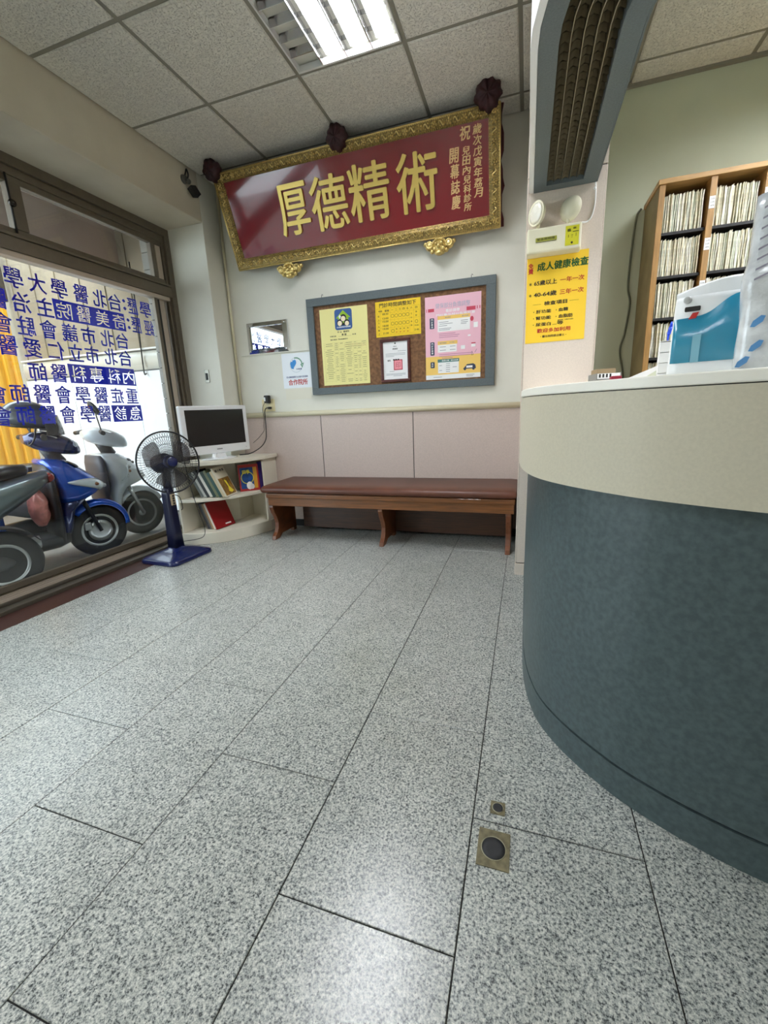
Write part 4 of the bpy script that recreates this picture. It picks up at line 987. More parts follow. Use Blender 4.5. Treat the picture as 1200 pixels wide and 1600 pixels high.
def grille(depth, sgn, name):
    g = MB(); n = 72; RG = .215
    prof = [(.035, depth), (.08, depth*.98), (.13, depth*.85), (.18, depth*.55), (.205, depth*.2), (RG, 0)]
    for k in range(n):
        q = 2*PI*k/n; e = a1*math.cos(q)+a2*math.sin(q)
        g.tube([HC+e*r+ax*(sgn*h+.02) for r, h in prof], .0013, 4, cap=False)
    for r, h in prof[1:4]: g.torus(HC+ax*(sgn*h+.02), ax, r, .0012, 44, 4)
    return g.build(name, M_WIRE, fan, kind='stuff')
grille(.055, 1, 'front_grille'); grille(.055, -1, 'rear_grille')
MB().torus(HC+ax*.02, ax, .216, .006, 56, 8).build('grille_rim', M_WIRE, fan)
MB().lathe([(0, .079), (.032, .078), (.038, .072), (.038, .066), (0, .066)], HC, ax, 28).build('grille_badge', M_NAVY, fan)
c = MB(); c.tube(spline([(-2.42, 2.375, .47), (-2.392, 2.42, .44), (-2.385, 2.43, .36), (-2.39, 2.42, .34)]), .003, 6); 
c.build('short_cord', M_DARK, fan, world=True)
c = MB(); c.tube(spline([(-2.43, 2.56, .70), (-2.40, 2.55, .5), (-2.36, 2.555, .3), (-2.33, 2.56, .17), (-2.35, 2.56, .10), (-2.40, 2.53, .08), (-2.43, 2.45, .09), (-2.42, 2.40, .10)]), .0026, 6)
tag(c.build('fan_cord', M_DARK), 'thin black cord hanging in a loop behind the blue fan', 'cord')

# =================================================================== FLOOR DRAINS
for (cx, cy, hx, hy, r, lb) in ((-.037, .801, .036, .045, .026, 'larger square brass floor plate with black round plug in front of the counter'), (-.034, .909, .018, .018, .0125, 'tiny square brass floor plate with black plug, behind the larger one')):
    d = empty('floor_outlet', (cx, cy, 0), lb, 'floor outlet', 'floor outlets')
    box(-hx, hx, -hy, hy, .0002, .0022).build('brass_plate', mat('worn brass', (120, 112, 84), .45, metal=.35, ns=60, na=.35), d)
    MB().lathe([(0, .0026), (r*.6, .0030), (r, .0034), (r, .002)], n=28).build('plug', mat('black plug', (40, 40, 42), .6, ns=60, na=.2), d)
    MB().torus((0, 0, .0024), (0, 0, 1), r*1.06, .0012, 28, 5).build('plug_ring', mat('worn brass rim', (170, 166, 140), .4, metal=.5), d)

# =================================================================== FILE CABINET
fc = empty('file_cabinet', (.95, 3.16, 0), 'tall open wooden file cabinet packed with patient files against the green wall', 'cabinet')
W_CAB = wood('cabinet wood', (176, 134, 78), .45, stretch=(14, 14, 1.2), amt=.22); W_CAB2 = wood('cabinet edge wood', (190, 148, 90), .45, stretch=(1.2, 14, 14), amt=.2)
M_CABS = mat('side panel veneer', (140, 126, 88), .5, ns=8, na=.2)
yf, yb2 = 3.0, YB-.022
box(.640, .656, yf, yb2, 0, 2.115).build('side_panel', M_CABS, fc, world=True)
box(.640, .668, yf-.012, yf-.0005, 0, 2.115).build('front_stile', W_CAB, fc, world=True)
box(.632, 1.9, yf-.02, yb2, 2.1155, 2.140).build('top_board', W_CAB2, fc, world=True, bevel=.002)
box(.656, 1.9, yb2-.008, yb2, 0, 2.115).build('back_panel', M_CABS, fc, world=True)
for a in (.876, 1.115): box(a, a+.028, yf-.012, yb2-.01, 0, 2.115).build('divider', W_CAB, fc, world=True)
box(1.88, 1.9, yf, yb2-.01, 0, 2.115).build('side_panel', M_CABS, fc, world=True)
SZ = [1.885, 1.665, 1.447, 1.232, 1.015, .79, .56]
for z in SZ:
    for a, b in ((.657, .875), (.905, 1.114), (1.144, 1.879)): box(a, b, yf+.003, yb2-.01, z-.014, z).build('shelf_board', M_DARK, fc, world=True)
for dx in (.876, 1.115):
    for z0_ in (1.965, 1.768, 1.56, 1.35):
        box(dx+.001, dx+.027, yf-.0135, yf-.0118, z0_, z0_+.058).build('shelf_label', M_PAP, fc, world=True)
        s = Sheet((dx+.014, yf-.0135, z0_+.029))
        for r in range(3): s.text('12-47'[r:]+'8', 0, .016-r*.016, w=.018, h=.006)
        s.build('lettering', INKGR, fc, world=True)
M_FILE = [mat('file cream', (232, 226, 200), .8, ns=60, na=.18), mat('file pale', (240, 238, 222), .8, ns=60, na=.14), mat('file aged', (222, 214, 184), .8, ns=60, na=.2), mat('file greenish', (216, 218, 196), .8, ns=60, na=.16)]
fme = []
for k in range(8):
    r_ = random.Random(k); t = MB(); h = .186+r_.uniform(-.006, .004); th = r_.uniform(.0055, .0072); rings = []
    for i in range(7):
        z = h*i/6; bx = .0009*math.sin(i*.9+k)
        jy = r_.uniform(-.003, .003)
        zz = [z]*4 if i < 6 else [z-.004*r_.random(), z+.003*r_.random(), z-.006*r_.random(), z]
        rings.append([(bx, jy, zz[0]), (bx+th*.85, jy+.001, zz[1]), (bx+th*.85, .24, zz[2]), (bx, .24, zz[3])])
    t.loft(rings, smooth=False)
    me = bpy.data.meshes.new('patient_file'); me.from_pydata(t.v, [], t.f); me.materials.append(M_FILE[k % 4]); fme.append(me)
bays = [(.660, .873, 'left'), (.908, 1.112, 'middle'), (1.147, 1.30, 'right')]
rows_ = ['top', 'second', 'third', 'fourth', 'fifth']
nf = 0; rnd = random.Random(11)
for bi, (a, b, bn_) in enumerate(bays):
    for ri, z in enumerate(SZ[:5]):
        if bi == 2 and ri > 1: continue
        if bi == 1 and ri > 2: continue
        x = a
        while x < b-.013:
            o = bpy.data.objects.new('patient_file', rnd.choice(fme)); COL.objects.link(o)
            lean = rnd.uniform(-.006, .006)
            o.location = (x+.0005, yf+.01+rnd.uniform(0, .018), z+.0008); o.rotation_euler = (0, lean, 0)
            tag(o, 'thin worn cream patient file in the %s bay, %s shelf of the cabinet' % (bn_, rows_[ri]), 'file', 'patient files, %s bay, %s shelf' % (bn_, rows_[ri]))
            x += .0079+rnd.uniform(0, .0012); nf += 1
c = MB(); c.tube(spline([(.622, YB-.008, 2.131), (.60, YB-.008, 2.085), (.588, YB-.008, 1.9), (.586, YB-.008, 1.70), (.605, YB-.008, 1.60), (.590, YB-.008, 1.424), (.570, YB-.008, 1.315), (.60, YB-.008, 1.15), (.60, YB-.008, .9)]), .006, 8)
tag(c.build('hanging_cable', mat('grey green cable', (104, 108, 88), .5)), 'grey green cable hanging down the green wall beside the file cabinet', 'cable')

# =================================================================== THINGS ON THE COUNTER
ZT = 1.0432
# hand sanitiser dispenser (white with teal front)
dp = empty('dispenser', (.455, 1.44, ZT), 'white and teal plastic dispenser standing on the counter', 'dispenser', rot=(0, 0, -.28))
M_DW = mat('dispenser white', (236, 238, 238), .3); M_DT = mat('dispenser teal', (42, 134, 164), .3, coat=.2)
def dsec(z, w_, d, o=0): return [(x*w_, y*d-o, z) for x, y in ((-1, .9), (-1, -.55), (-.93, -.78), (-.7, -.93), (-.3, -1), (.3, -1), (.7, -.93), (.93, -.78), (1, -.55), (1, .9))]
MB().loft([dsec(0, .083, .06), dsec(.03, .082, .06), dsec(.1, .080, .058), dsec(.2, .078, .055)]+[dsec(.212, .077, .054)], smooth=True).build('housing', M_DW, dp)
# sloping cap
t = MB(); n = 9; rings = []
for k in range(n+1):
    x = -.077+.154*k/n; zt = .225+.026*math.sin(PI*.62*k/n)
    rings.append([(x, .05, .212), (x, -.047+.006*abs(x)/.077, .212), (x, -.045+.006*abs(x)/.077, zt-.006), (x, -.03, zt), (x, .05, zt)])
t.loft(rings, smooth=False); t.build('cap', M_DW, dp)
s = []
ring0 = []; ring1 = []; n = 16
def fy(x): 
    a = abs(x)/.08; return -.0605*(1-.14*a**3)-.0012
for k in range(n+1):
    x = -.076+.152*k/n; zt = .158+(.05/(1+math.exp(-(k/n-.62)*11)))
    ring0.append((x, fy(x), .046)); ring1.append((x, fy(x)+.004, zt))
MB().loft([ring0, [(a[0], (a[1]+b[1])/2-.0004, (a[2]+b[2])/2) for a, b in zip(ring0, ring1)], ring1], cap=False, closed=False).build('front_cover', M_DT, dp, sol=.003)
s = Sheet((0, -.0632, 0)); s.rect(-.032, -.014, .045, .115, .002); s.build('level_window', mat('pale teal window', (126, 178, 196), .2), dp)
s = Sheet((0, -.0592, 0)); s.rrect(-.056, -.022, .173, .185, .003, .001); s.build('display', INK, dp)
s = Sheet((0, -.0592, 0)); s.poly([(-.046, .154), (-.038, .169), (-.024, .170), (-.030, .156)], .001); s.build('logo', INKR, dp)
MB().lathe([(0, .006), (.006, .006), (.009, .002), (.009, -.002), (0, -.002)], (-.052, -.0545, .203), (0, -1, 0), 18).build('key_lock', mat('grey plastic light', (170, 172, 170), .4), dp)
# plastic bag of tissues
bgp = []
tb = empty('tissue_pack', (.553, 1.275, ZT), 'large clear plastic wrapped tissue pack with blue print, right edge of the counter', 'tissue pack', rot=(0, 0, -.3))
t = MB(); rings = []
for i in range(13):
    z = .375*i/12; ring = []
    for j in range(20):
        q = 2*PI*j/20; c_, s_2 = math.cos(q), math.sin(q)
        x = .085*math.copysign(abs(c_)**.35, c_); y = .055*math.copysign(abs(s_2)**.45, s_2)
        n_ = noise.noise(Vector((x*25, y*25, z*22)))*.004+(-.006 if i in (6, 7) else 0)
        ring.append((x+n_, y+n_, z))
    rings.append(ring)
t.loft(rings); t.build('wrapped_body', mat('clear crinkled wrap', (206, 210, 212), .22, coat=.5, ns=26, na=.16, bump=.9, bs=40), tb)
s = Sheet((0, -.0605, 0))
for (x, z) in ((-.055, .115), (-.052, .063), (-.072, .03), (-.01, .15), (-.01, .10), (-.012, .05), (.035, .13), (.035, .08), (.035, .03)):
    s.poly([(x-.012, z-.011), (x-.008, z+.001), (x+.005, z+.012), (x+.013, z+.010), (x+.009, z-.002), (x-.004, z-.012)], .001)
s.build('blue_print', mat('bag blue print', (84, 142, 196), .4), tb)
s = Sheet((0, -.0605, 0))
for k in range(8):
    z = .2+k*.02
    for q in range(3): s.poly([(-.072+q*.035, z), (-.045+q*.035, z+.012), (-.045+q*.035, z+.016), (-.072+q*.035, z+.004)], .001)
s.build('grey_print', mat('bag grey print', (150, 146, 164), .4), tb)
# white stacked organiser with pen
og = empty('pen_organiser', (.412, 1.575, ZT), 'white plastic pen organiser with drawers left of the dispenser', 'organiser', rot=(0, 0, -.2))
for k in range(4): box(-.034, .022, -.035, .035, k*.03, k*.03+.0285).build('drawer', M_WHITE, og, bevel=.002)
box(-.034, .022, -.035, .035, .1205, .122).build('tray', M_WHITE, og)
box(.023, .042, -.035, .03, 0, .10).build('side_holder', M_WHITE, og, bevel=.002)
pn = MB(); pn.cyl((0, 0, 0), (.004, 0, .020), .0052, n=10); pn.cyl((.004, 0, .020), (.005, 0, .035), .0045, .0025, n=10)
pn.cyl((0, 0, 0), (-.0015, 0, -.02), .0035, .002, n=8)
o = pn.build('pen', mat('blue plastic', (24, 74, 214), .3)); o.location = (.400, 1.58, ZT+.1435); tag(o, 'blue pen standing on the white organiser', 'pen')
# leaflets, envelope, card box near the pillar
o = MB().box(-.06, .06, -.085, .085, 0, .026).box(-.058, .056, -.083, .080, .0265, .050).build('paper_stack', mat('grey paper stack', (150, 148, 142), .7)); o.location = (.355, 2.37, ZT); tag(o, 'flat stack of grey papers on the counter beside the pillar', 'paper stack')
lt = empty('letter_tray', (.350, 2.365, ZT+.0502), 'grey tray holding printed leaflets on the paper stack beside the pillar', 'tray', rot=(0, 0, .1))
box(-.055, .05, -.08, .08, 0, .004).build('tray_base', mat('grey tray', (120, 120, 116), .5), lt)
for sx in (-.055, .047): box(sx, sx+.003, -.08, .08, .004, .03).build('tray_side', mat('grey tray', (120, 120, 116), .5), lt)
box(-.051, .046, -.079, .076, .0045, .028).build('leaflets', M_PAP, lt)
s = Sheet((0, -.0795, 0))
for k in range(4): s.rect(-.045+k*.015, -.037+k*.015, .010, .026, .0004)
s.build('print_bars', INK, lt)
box(-.05, .03, -.06, .05, .0285, .050).build('card_box', mat('kraft card', (150, 128, 96), .7), lt)
ev = empty('envelope', (.385, 1.80, ZT), 'white envelope leaning up behind the counter edge next to a red box', 'envelope')
M = Matrix.Translation((0, 0, 0))
MB().prism([(-.05, 0), (.055, 0), (.055, .066), (.042, .066), (-.045, .030)], -.004, .004, Matrix.Rotation(PI/2, 4, 'X')).build('paper_body', M_PAP, ev)
MB().prism([(-.038, .001), (.05, .001), (.05, .056)], .0045, .006, Matrix.Rotation(PI/2, 4, 'X')).build('flap', mat('greenish paper', (206, 210, 190), .7), ev)
o = MB().box(-.02, .015, -.02, .02, 0, .041).build('red_box', mat('crimson box', (140, 20, 48), .5), bevel=.004); o.location = (.305, 1.80, ZT); tag(o, 'small crimson box on the counter left of the white envelope', 'box')

# =================================================================== STREET ARCADE OUTSIDE
M_CONC = mat('stained concrete', (122, 118, 112), .75, ns=3, na=.3, bump=.2, bs=30, detail=8)
gd = struct('ground', box(-9, -2.88, -8, 4.2, -.2, -.08), M_CONC)
ws = struct('wall_arcade_side', box(-6.1, -2.9, 3.93, 4.05, -.1, 3.0), mat('beige render', (150, 138, 118), .85, ns=3, na=.12))
M_BRD = mat('white steel board', (236, 240, 244), .45, ns=2, na=.03)
xs_ = [-5.95, -5.18, -4.19, -3.2, -2.92]
for a, b in zip(xs_[:-1], xs_[1:]): MB().box(a+.003, b-.003, 3.88, 3.905, -.06, 1.52).build('wall_board', M_BRD, ws)
MB().box(-5.95, -2.92, 3.906, 3.93, -.08, 1.74).build('joint_backing', mat('joint backing grey', (96, 96, 94), .8), ws)  # plain grey backing behind the board joints
t = MB(); rnd = random.Random(4)
rings = []
for k in range(60):
    x = -5.95+3.0*k/59; j = noise.noise(Vector((x*6, 0, 0)))*.012
    rings.append([(x, 3.905, 1.54), (x, 3.885+j, 1.56+j), (x, 3.872+noise.noise(Vector((x*9, 3, 0)))*.014, 1.64), (x, 3.885+j, 1.72), (x, 3.905, 1.73)])
t.loft(rings, cap=False, closed=False); t.build('rolled_sheet', mat('milky plastic sheet', (206, 204, 192), .35, coat=.3), ws)
box(-5.95, -2.92, 3.865, 3.90, 1.742, 1.758).build('rail', M_WHITE, ws)
for k in range(9): box(-5.9+k*.36, -5.893+k*.36, 3.918, 3.9295, 1.76, 2.95).build('awning_seam', mat('seam brown', (138, 126, 106), .8), ws)
t = MB(); t.tube(spline([(-3.99, 3.86, 2.6), (-4.0, 3.86, 2.1), (-4.01, 3.85, 1.75), (-4.02, 3.85, 1.5), (-3.99, 3.85, 1.49)]), .007, 6); t.build('hanging_wire', M_DARK, ws)
# yellow corrugated steel fence
yw = empty('steel_fence', (-5.98, 2.2, -.08), 'yellow corrugated steel fence closing the arcade outside the window', 'fence')
M_YEL = mat('yellow painted steel', (238, 178, 44), .5)
pts = []; y = 1.5; p_ = .105
while y < 3.86:
    for dy, dx in ((0, 0), (.035, 0), (.052, -.03), (.088, -.03)): pts.append((-5.97+dx, min(y+dy, 3.87)))
    y += p_
back = [(x-.004, yy) for x, yy in reversed(pts)]
n_ = len(pts); t = MB()
t.loft([[(x, yy, z) for x, yy in pts] for z in (-.07, 2.42)], cap=False, smooth=False, closed=False); t.build('corrugated_sheet', M_YEL, yw, world=True, sol=.003)
box(-6.04, -6.005, 1.5, 3.87, -.08, 2.42).build('fence_rail', mat('dark steel', (40, 40, 42), .6), yw, world=True)
box(-6.04, -5.93, 1.5, 3.87, 2.43, 2.95).build('fence_header', mat('dark brown metal', (58, 52, 46), .6), yw, world=True)
# arcade roof and outside pillar
ar = struct('ceiling_arcade', box(-4.4, -2.9, -.6, 4.05, 2.95, 3.1), mat('arcade ceiling paint', (212, 198, 188), .8, ns=2, na=.12))
struct('trim_5', box(-4.4, -4.2, -.6, 3.93, 2.58, 2.949), mat('arcade beam paint', (198, 184, 172), .8, ns=2, na=.12))
op = struct('wall_outer_pillar', box(-2.952, -2.885, 3.0, 3.93, -.08, 2.949), mat('dark joint', (60, 58, 54), .8))
M_OT = mat('grey wall tile', (122, 118, 108), .45, ns=6, na=.25)
z = -.07; k = 0
while z < 2.9:
    MB().box(-2.956, -2.883, 2.992, 3.002, z, z+.118).build('wall_tile', M_OT, op)
    z += .124
struct('wall_above_window', box(-3.05, -2.9, -2.2, 3.0, 2.5, 2.95), mat('outer lintel', (150, 142, 130), .8))

al = empty('added_arcade_lamp', (-3.7, .5, 2.82), 'added fluorescent lamp hanging under the arcade ceiling outside, unseen left of the view', 'lamp')  # lamp added out of view to brighten the arcade ceiling and scooters
MB().cyl((-3.7, -.1, 2.80), (-3.7, 1.1, 2.80), .018, n=12).build('tube', M_TUBE, al, world=True)
MB().box(-3.73, -3.67, -.12, 1.12, 2.822, 2.86).build('housing', M_FRW, al, world=True)
for y in (.1, .9): MB().cyl((-3.7, y, 2.86), (-3.7, y, 2.949), .004, n=6).build('hanger', M_DARK, al, world=True)

# =================================================================== SCOOTERS
M_TYRE = mat('black tyre', (24, 23, 22), .75, bump=.3, bs=60); M_BLK = mat('black plastic', (22, 22, 24), .45); M_RIM = mat('alloy rim', (176, 176, 172), .35, metal=.6)
M_SEAT = mat('black seat vinyl', (20, 20, 22), .35, coat=.2); M_CLR = mat('clear headlamp', (234, 240, 240), .08, spec=.8, coat=1.); M_AMB = mat('amber lens', (150, 92, 60), .15, coat=.8)
M_STL = mat('steel', (190, 190, 188), .3, metal=.8); M_MIRG = mat('mirror glass', (60, 64, 70), .08, metal=.9)
def sec_xy(cx, z, f, b, w_, n=20, p=2.4):
    """closed horizontal section: bulges f forward, b backward, half width w_"""
    out = []
    for i in range(n):
        q = 2*PI*i/n; c_, s_3 = math.cos(q), math.sin(q)
        a = f if c_ > 0 else b
        out.append((cx+a*math.copysign(abs(c_)**(2/p), c_), w_*math.copysign(abs(s_3)**(2/p), s_3), z))
    return out
def sec_yz(x, cz, w_, hu, hd, n=20, p=2.5):
    out = []
    for i in range(n):
        q = 2*PI*i/n; c_, s_3 = math.cos(q), math.sin(q); a = hu if s_3 > 0 else hd
        out.append((x, w_*math.copysign(abs(c_)**(2/p), c_), cz+a*math.copysign(abs(s_3)**(2/p), s_3)))
    return out
def wheel(parent, cx, drum, r=.212, name='wheel'):
    cz = r
    w_ = MB().lathe([(.128, -.035), (.15, -.046), (.185, -.050), (.203, -.036), (.212, -.012), (.212, .012), (.203, .036), (.185, .05), (.15, .046), (.128, .035)], (cx, 0, cz), (0, 1, 0), 40).build(name, M_TYRE, parent)
    t = MB(); t.lathe([(.112, -.034), (.132, -.040), (.136, -.034), (.136, .034), (.132, .04), (.112, .034), (.110, .0)], (cx, 0, cz), (0, 1, 0), 36); t.build('rim', M_RIM, w_)
    t = MB(); t.lathe([(0, -.045), (.028, -.045), (.032, -.03), (.060 if drum else .04, -.026), (.062 if drum else .042, .026), (.032, .03), (.028, .045), (0, .045)], (cx, 0, cz), (0, 1, 0), 28); t.build('hub', M_RIM if drum else M_BLK, w_)
    t = MB()
    for k in range(5):
        q = 2*PI*k/5+.3; c_, s_3 = math.cos(q), math.sin(q); e = Vector((c_, 0, s_3)); f_ = Vector((-s_3, 0, c_)); c0 = Vector((cx, 0, cz))
        t.loft([[c0+e*.03+f_*a+Vector((0, b, 0)) for a, b in ((-.022, -.014), (.022, -.014), (.022, .014), (-.022, .014))], [c0+e*.115+f_*a+Vector((0, b, 0)) for a, b in ((-.014, -.012), (.014, -.012), (.014, .012), (-.014, .012))]], smooth=False)
    t.build('spokes', M_RIM, w_)
    if not drum:
        t = MB(); t.lathe([(.055, -.046), (.088, -.046), (.088, -.049), (.055, -.049)], (cx, 0, cz), (0, 1, 0), 36); t.build('brake_disc', M_STL, w_)
        MB().box(cx-.11, cx-.06, -.07, -.045, cz+.02, cz+.085).build('brake_caliper', M_RIM, w_, bevel=.01)
    return w_
def scooter(loc, ang, body, body2, label, sporty, floor_m):
    r = empty('scooter', loc, label, 'scooter', rot=(0, 0, ang))
    wheel(r, 0, not sporty, name='front_wheel'); wheel(r, -1.19, True, name='rear_wheel')
    for sy in (-1, 1):
        MB().cyl((.0, sy*.068, .212), (-.10, sy*.066, .52), .014, .017, 12).build('fork_leg', M_STL if not sporty else M_BLK, r)
    # front fender arching over the tyre
    rings = []
    a0, a1_ = (-.1*PI, .62*PI) if sporty else (.16*PI, .80*PI)
    for k in range(13):
        q = a0+(a1_-a0)*k/12; R = .238+(.02*math.sin(PI*k/12))
        ww = .062*(.5+.5*math.sin(PI*(k+1.5)/15))
        e = Vector((math.cos(q+(.12*PI if sporty else 0)), 0, math.sin(q+(.12*PI if sporty else 0)))); c0 = Vector((0, 0, .212))
        rings.append([c0+e*(R-.045)+Vector((0, -ww*1.1, 0)), c0+e*(R-.01)+Vector((0, -ww*.9, 0)), c0+e*R+Vector((0, -ww*.3, 0)), c0+e*R+Vector((0, ww*.3, 0)), c0+e*(R-.01)+Vector((0, ww*.9, 0)), c0+e*(R-.045)+Vector((0, ww*1.1, 0))])
    MB().loft(rings, cap=False, closed=False).build('front_fender', body, r, sol=.005)
    # leg shield / nose
    if sporty: A = [(.20, -.24, .04, .05, .10), (.30, -.23, .06, .05, .15), (.42, -.22, .08, .05, .17), (.50, -.21, .17, .05, .185), (.54, -.21, .26, .05, .20), (.58, -.21, .295, .05, .21), (.64, -.22, .27, .05, .215), (.70, -.24, .225, .05, .21), (.76, -.26, .18, .04, .20), (.81, -.28, .13, .04, .18), (.83, -.29, .05, .02, .10)]
    else: A = [(.19, -.25, .05, .05, .12), (.30, -.24, .06, .05, .155), (.42, -.23, .08, .05, .165), (.49, -.22, .14, .05, .18), (.525, -.21, .25, .05, .19), (.56, -.21, .295, .05, .20), (.62, -.22, .275, .05, .20), (.68, -.24, .245, .05, .195), (.74, -.26, .21, .04, .185), (.79, -.28, .165, .03, .165), (.805, -.29, .06, .02, .09)]
    def skin(z, q, o=.004, p=2.2):
        for a, b in zip(A[:-1], A[1:]):
            if a[0] <= z <= b[0]:
                k = (z-a[0])/(b[0]-a[0]); cx, f_, w_ = (a[i]*(1-k)+b[i]*k for i in (1, 2, 4)); break
        c_, s_3 = math.cos(q), math.sin(q)
        P = Vector((cx+f_*abs(c_)**(2/p), w_*math.copysign(abs(s_3)**(2/p), s_3), z)); n_ = Vector((c_/max(f_, .05), s_3/w_, 0)).normalized()
        return P+n_*o
    if sporty:
        MB().loft([sec_xy(cx, z, f_-.004, b_, w_-.003, 24, 2.2) for z, cx, f_, b_, w_ in A[:4]]).build('lower_apron', body2, r)
        MB().loft([sec_xy(cx, z, f_, b_, w_, 24, 2.2) for z, cx, f_, b_, w_ in A[3:]]).build('front_apron', body, r)
    else: MB().loft([sec_xy(cx, z, f_, b_, w_, 24, 2.2) for z, cx, f_, b_, w_ in A]).build('front_apron', body, r)
    MB().loft([sec_xy(-.275 if sporty else -.30, z, .03, .05, w_, 20) for z, w_ in ((.2, .15), (.35, .19), (.55, .215), (.72, .21), (.79, .15))]).build('inner_shield', floor_m, r)
    # lamps on the nose
    if sporty:
        for sy in (-1, 1):
            rings = []
            for k in range(11):
                u_ = k/10; q = .03+1.47*u_; cz = .572+.075*u_; hz = .046*(1-u_**3)*(.45+.55*min(1, k/3))+.004
                rings.append([skin(cz-hz+2*hz*i/4, sy*q, .006+.006*math.sin(PI*i/4)) for i in range(5)])
            MB().loft(rings, cap=False, closed=False).build('headlamp', M_CLR, r, sol=.006)
            P = skin(.606, sy*.80, .008); MB().sphere(P, .02, 10, 8, sc=(1.2, .8, .7)).build('turn_signal', M_AMB, r)
            P = skin(.578, sy*.35, .009); MB().sphere(P, .016, 10, 8).build('lamp_bulb', M_STL, r)
        rings = [[skin(z, q, o_) for z, o_ in ((.745, .002), (.76, .008), (.785, .006), (.795, .0))] for q in [-.75+1.5*k/10 for k in range(11)]]
        MB().loft(rings, cap=False, closed=False).build('nose_vent', M_BLK, r, sol=.004)
    else:
        for sy in (-1, 1):
            rings = []
            for k in range(9):
                u_ = k/8; q = .98+.42*(1-u_); cz = .575+.125*u_*1.0; hz = .006+.030*math.sin(PI*(.1+.85*u_))
                rings.append([skin(cz-hz+2*hz*i/4, sy*(q-(i-2)*.05), .004+.006*math.sin(PI*i/4)) for i in range(5)])
            MB().loft(rings, cap=False, closed=False).build('turn_signal', M_CLR, r, sol=.005)
            for k in range(3): MB().sphere(skin(.595+.04*k, sy*(1.28-.14*k), .010), .012, 8, 6).build('bulb', M_AMB if k == 1 else M_STL, r)
        t = MB(); t.tube([skin(.722, -.62, .004), skin(.735, -.52, .004), skin(.73, -.40, .004), skin(.715, -.33, .004)], [.005, .009, .009, .007], 8); t.sphere(skin(.700, -.36, .003), .014, 8, 6); t.build('badge', mat('badge black', (40, 40, 44), .4), r)
    # handlebar cowl
    H_ = [(-.36, .975, .05, .03, .03), (-.31, .97, .11, .055, .065), (-.24, .955, .135, .075, .085), (-.16, .935, .135, .075, .085), (-.10, .915, .12, .065, .075), (-.06, .895, .095, .05, .06), (-.03, .878, .05, .03, .035), (-.02, .87, .02, .012, .015)]
    MB().loft([sec_yz(x, z, w_, u_, d_) for x, z, w_, u_, d_ in H_]).build('handlebar_cowl', body2, r)
    t = MB(); t.sphere((0, 0, 0), 1, 16, 10, Matrix.Translation((-.088, 0, .912)) @ Matrix.Rotation(.45, 4, 'Y') @ Matrix.Diagonal((.06, .112, .05, 1)) @ Matrix.Translation((0, 0, 0))); t.build('cowl_lens', M_CLR, r)
    MB().cyl((-.24, 0, .92), (-.17, 0, .78), .045, .055, 14).build('steering_neck', M_BLK, r)
    for sy in (-1, 1):
        MB().tube(spline([(-.25, sy*.10, .985), (-.27, sy*.2, .995), (-.30, sy*.32, .985)], 4), .012, 8).build('handlebar', M_BLK, r)
        MB().cyl((-.285, sy*.235, .993), (-.307, sy*.345, .983), .0175, n=12).build('grip', M_BLK, r)
        MB().tube([(-.255, sy*.2, 1.0), (-.225, sy*.24, .985), (-.235, sy*.33, .98)], .005, 6).build('brake_lever', M_STL, r)
        if (not sporty and sy == -1) or (sporty and sy == 1):
            MB().tube(spline([(-.26, sy*.17, 1.0), (-.28, sy*.2, 1.08), (-.30, sy*.235, 1.15)], 4), .005, 6).build('mirror_stem', M_BLK, r)
            M = Matrix.Translation((-.31, sy*.25, 1.185)) @ Matrix.Rotation(-.5, 4, 'Y') @ Matrix.Rotation(sy*.35, 4, 'X')
            t = MB(); t.sphere((0, 0, 0), 1, 14, 8, M @ Matrix.Diagonal((.02, .058, .066, 1))); mr = t.build('mirror', M_BLK, r)
            t = MB(); t.lathe([(0, 0), (.042, 0), (.042, .003), (0, .003)], M @ Vector((-.017, 0, 0)), M.to_3x3() @ Vector((-1, 0, 0)), 18); t.build('mirror_glass', M_MIRG, mr)
    # floor, body, seat, tail
    MB().loft([sec_yz(x, z, w_, u_, d_) for x, z, w_, u_, d_ in ((-.22, .245, .12, .05, .08), (-.3, .235, .165, .03, .09), (-.45, .23, .17, .03, .09), (-.58, .24, .165, .04, .09), (-.66, .28, .14, .06, .1))]).build('footboard', floor_m, r)
    MB().loft([sec_yz(x, z, w_, u_, d_) for x, z, w_, u_, d_ in ((-.58, .42, .09, .18, .14), (-.64, .46, .145, .20, .18), (-.8, .52, .165, .19, .20), (-1.0, .58, .168, .15, .18), (-1.2, .64, .155, .11, .15), (-1.38, .70, .12, .07, .10), (-1.50, .74, .07, .04, .05), (-1.53, .75, .03, .02, .02))]).build('body_panel', body, r)
    MB().loft([sec_yz(x, z, w_, u_, d_) for x, z, w_, u_, d_ in ((-.56, .70, .06, .02, .04), (-.62, .71, .115, .045, .05), (-.75, .715, .15, .06, .05), (-.92, .72, .155, .05, .05), (-1.02, .745, .15, .05, .05), (-1.15, .77, .145, .055, .05), (-1.3, .79, .125, .05, .05), (-1.40, .80, .08, .03, .04), (-1.42, .80, .03, .01, .02))]).build('seat', M_SEAT, r)
    MB().loft([sec_yz(x, z, w_, u_, d_) for x, z, w_, u_, d_ in ((-1.505, .74, .08, .03, .05), (-1.54, .735, .06, .02, .035))]).build('tail_lamp', mat('red lens', (150, 20, 24), .15, coat=.8), r)
    rings = []
    for k in range(8):
        q = .30*PI+.42*PI*k/7; c0 = Vector((-1.19, 0, .212)); e = Vector((-math.cos(q-.1), 0, math.sin(q-.1))) if False else Vector((math.cos(q+.35), 0, math.sin(q+.35)))
        rings.append([c0+e*.235+Vector((0, y_, 0)) for y_ in (-.065, -.03, .03, .065)])
    MB().loft(rings, cap=False, closed=False).build('rear_fender', M_BLK, r, sol=.006)
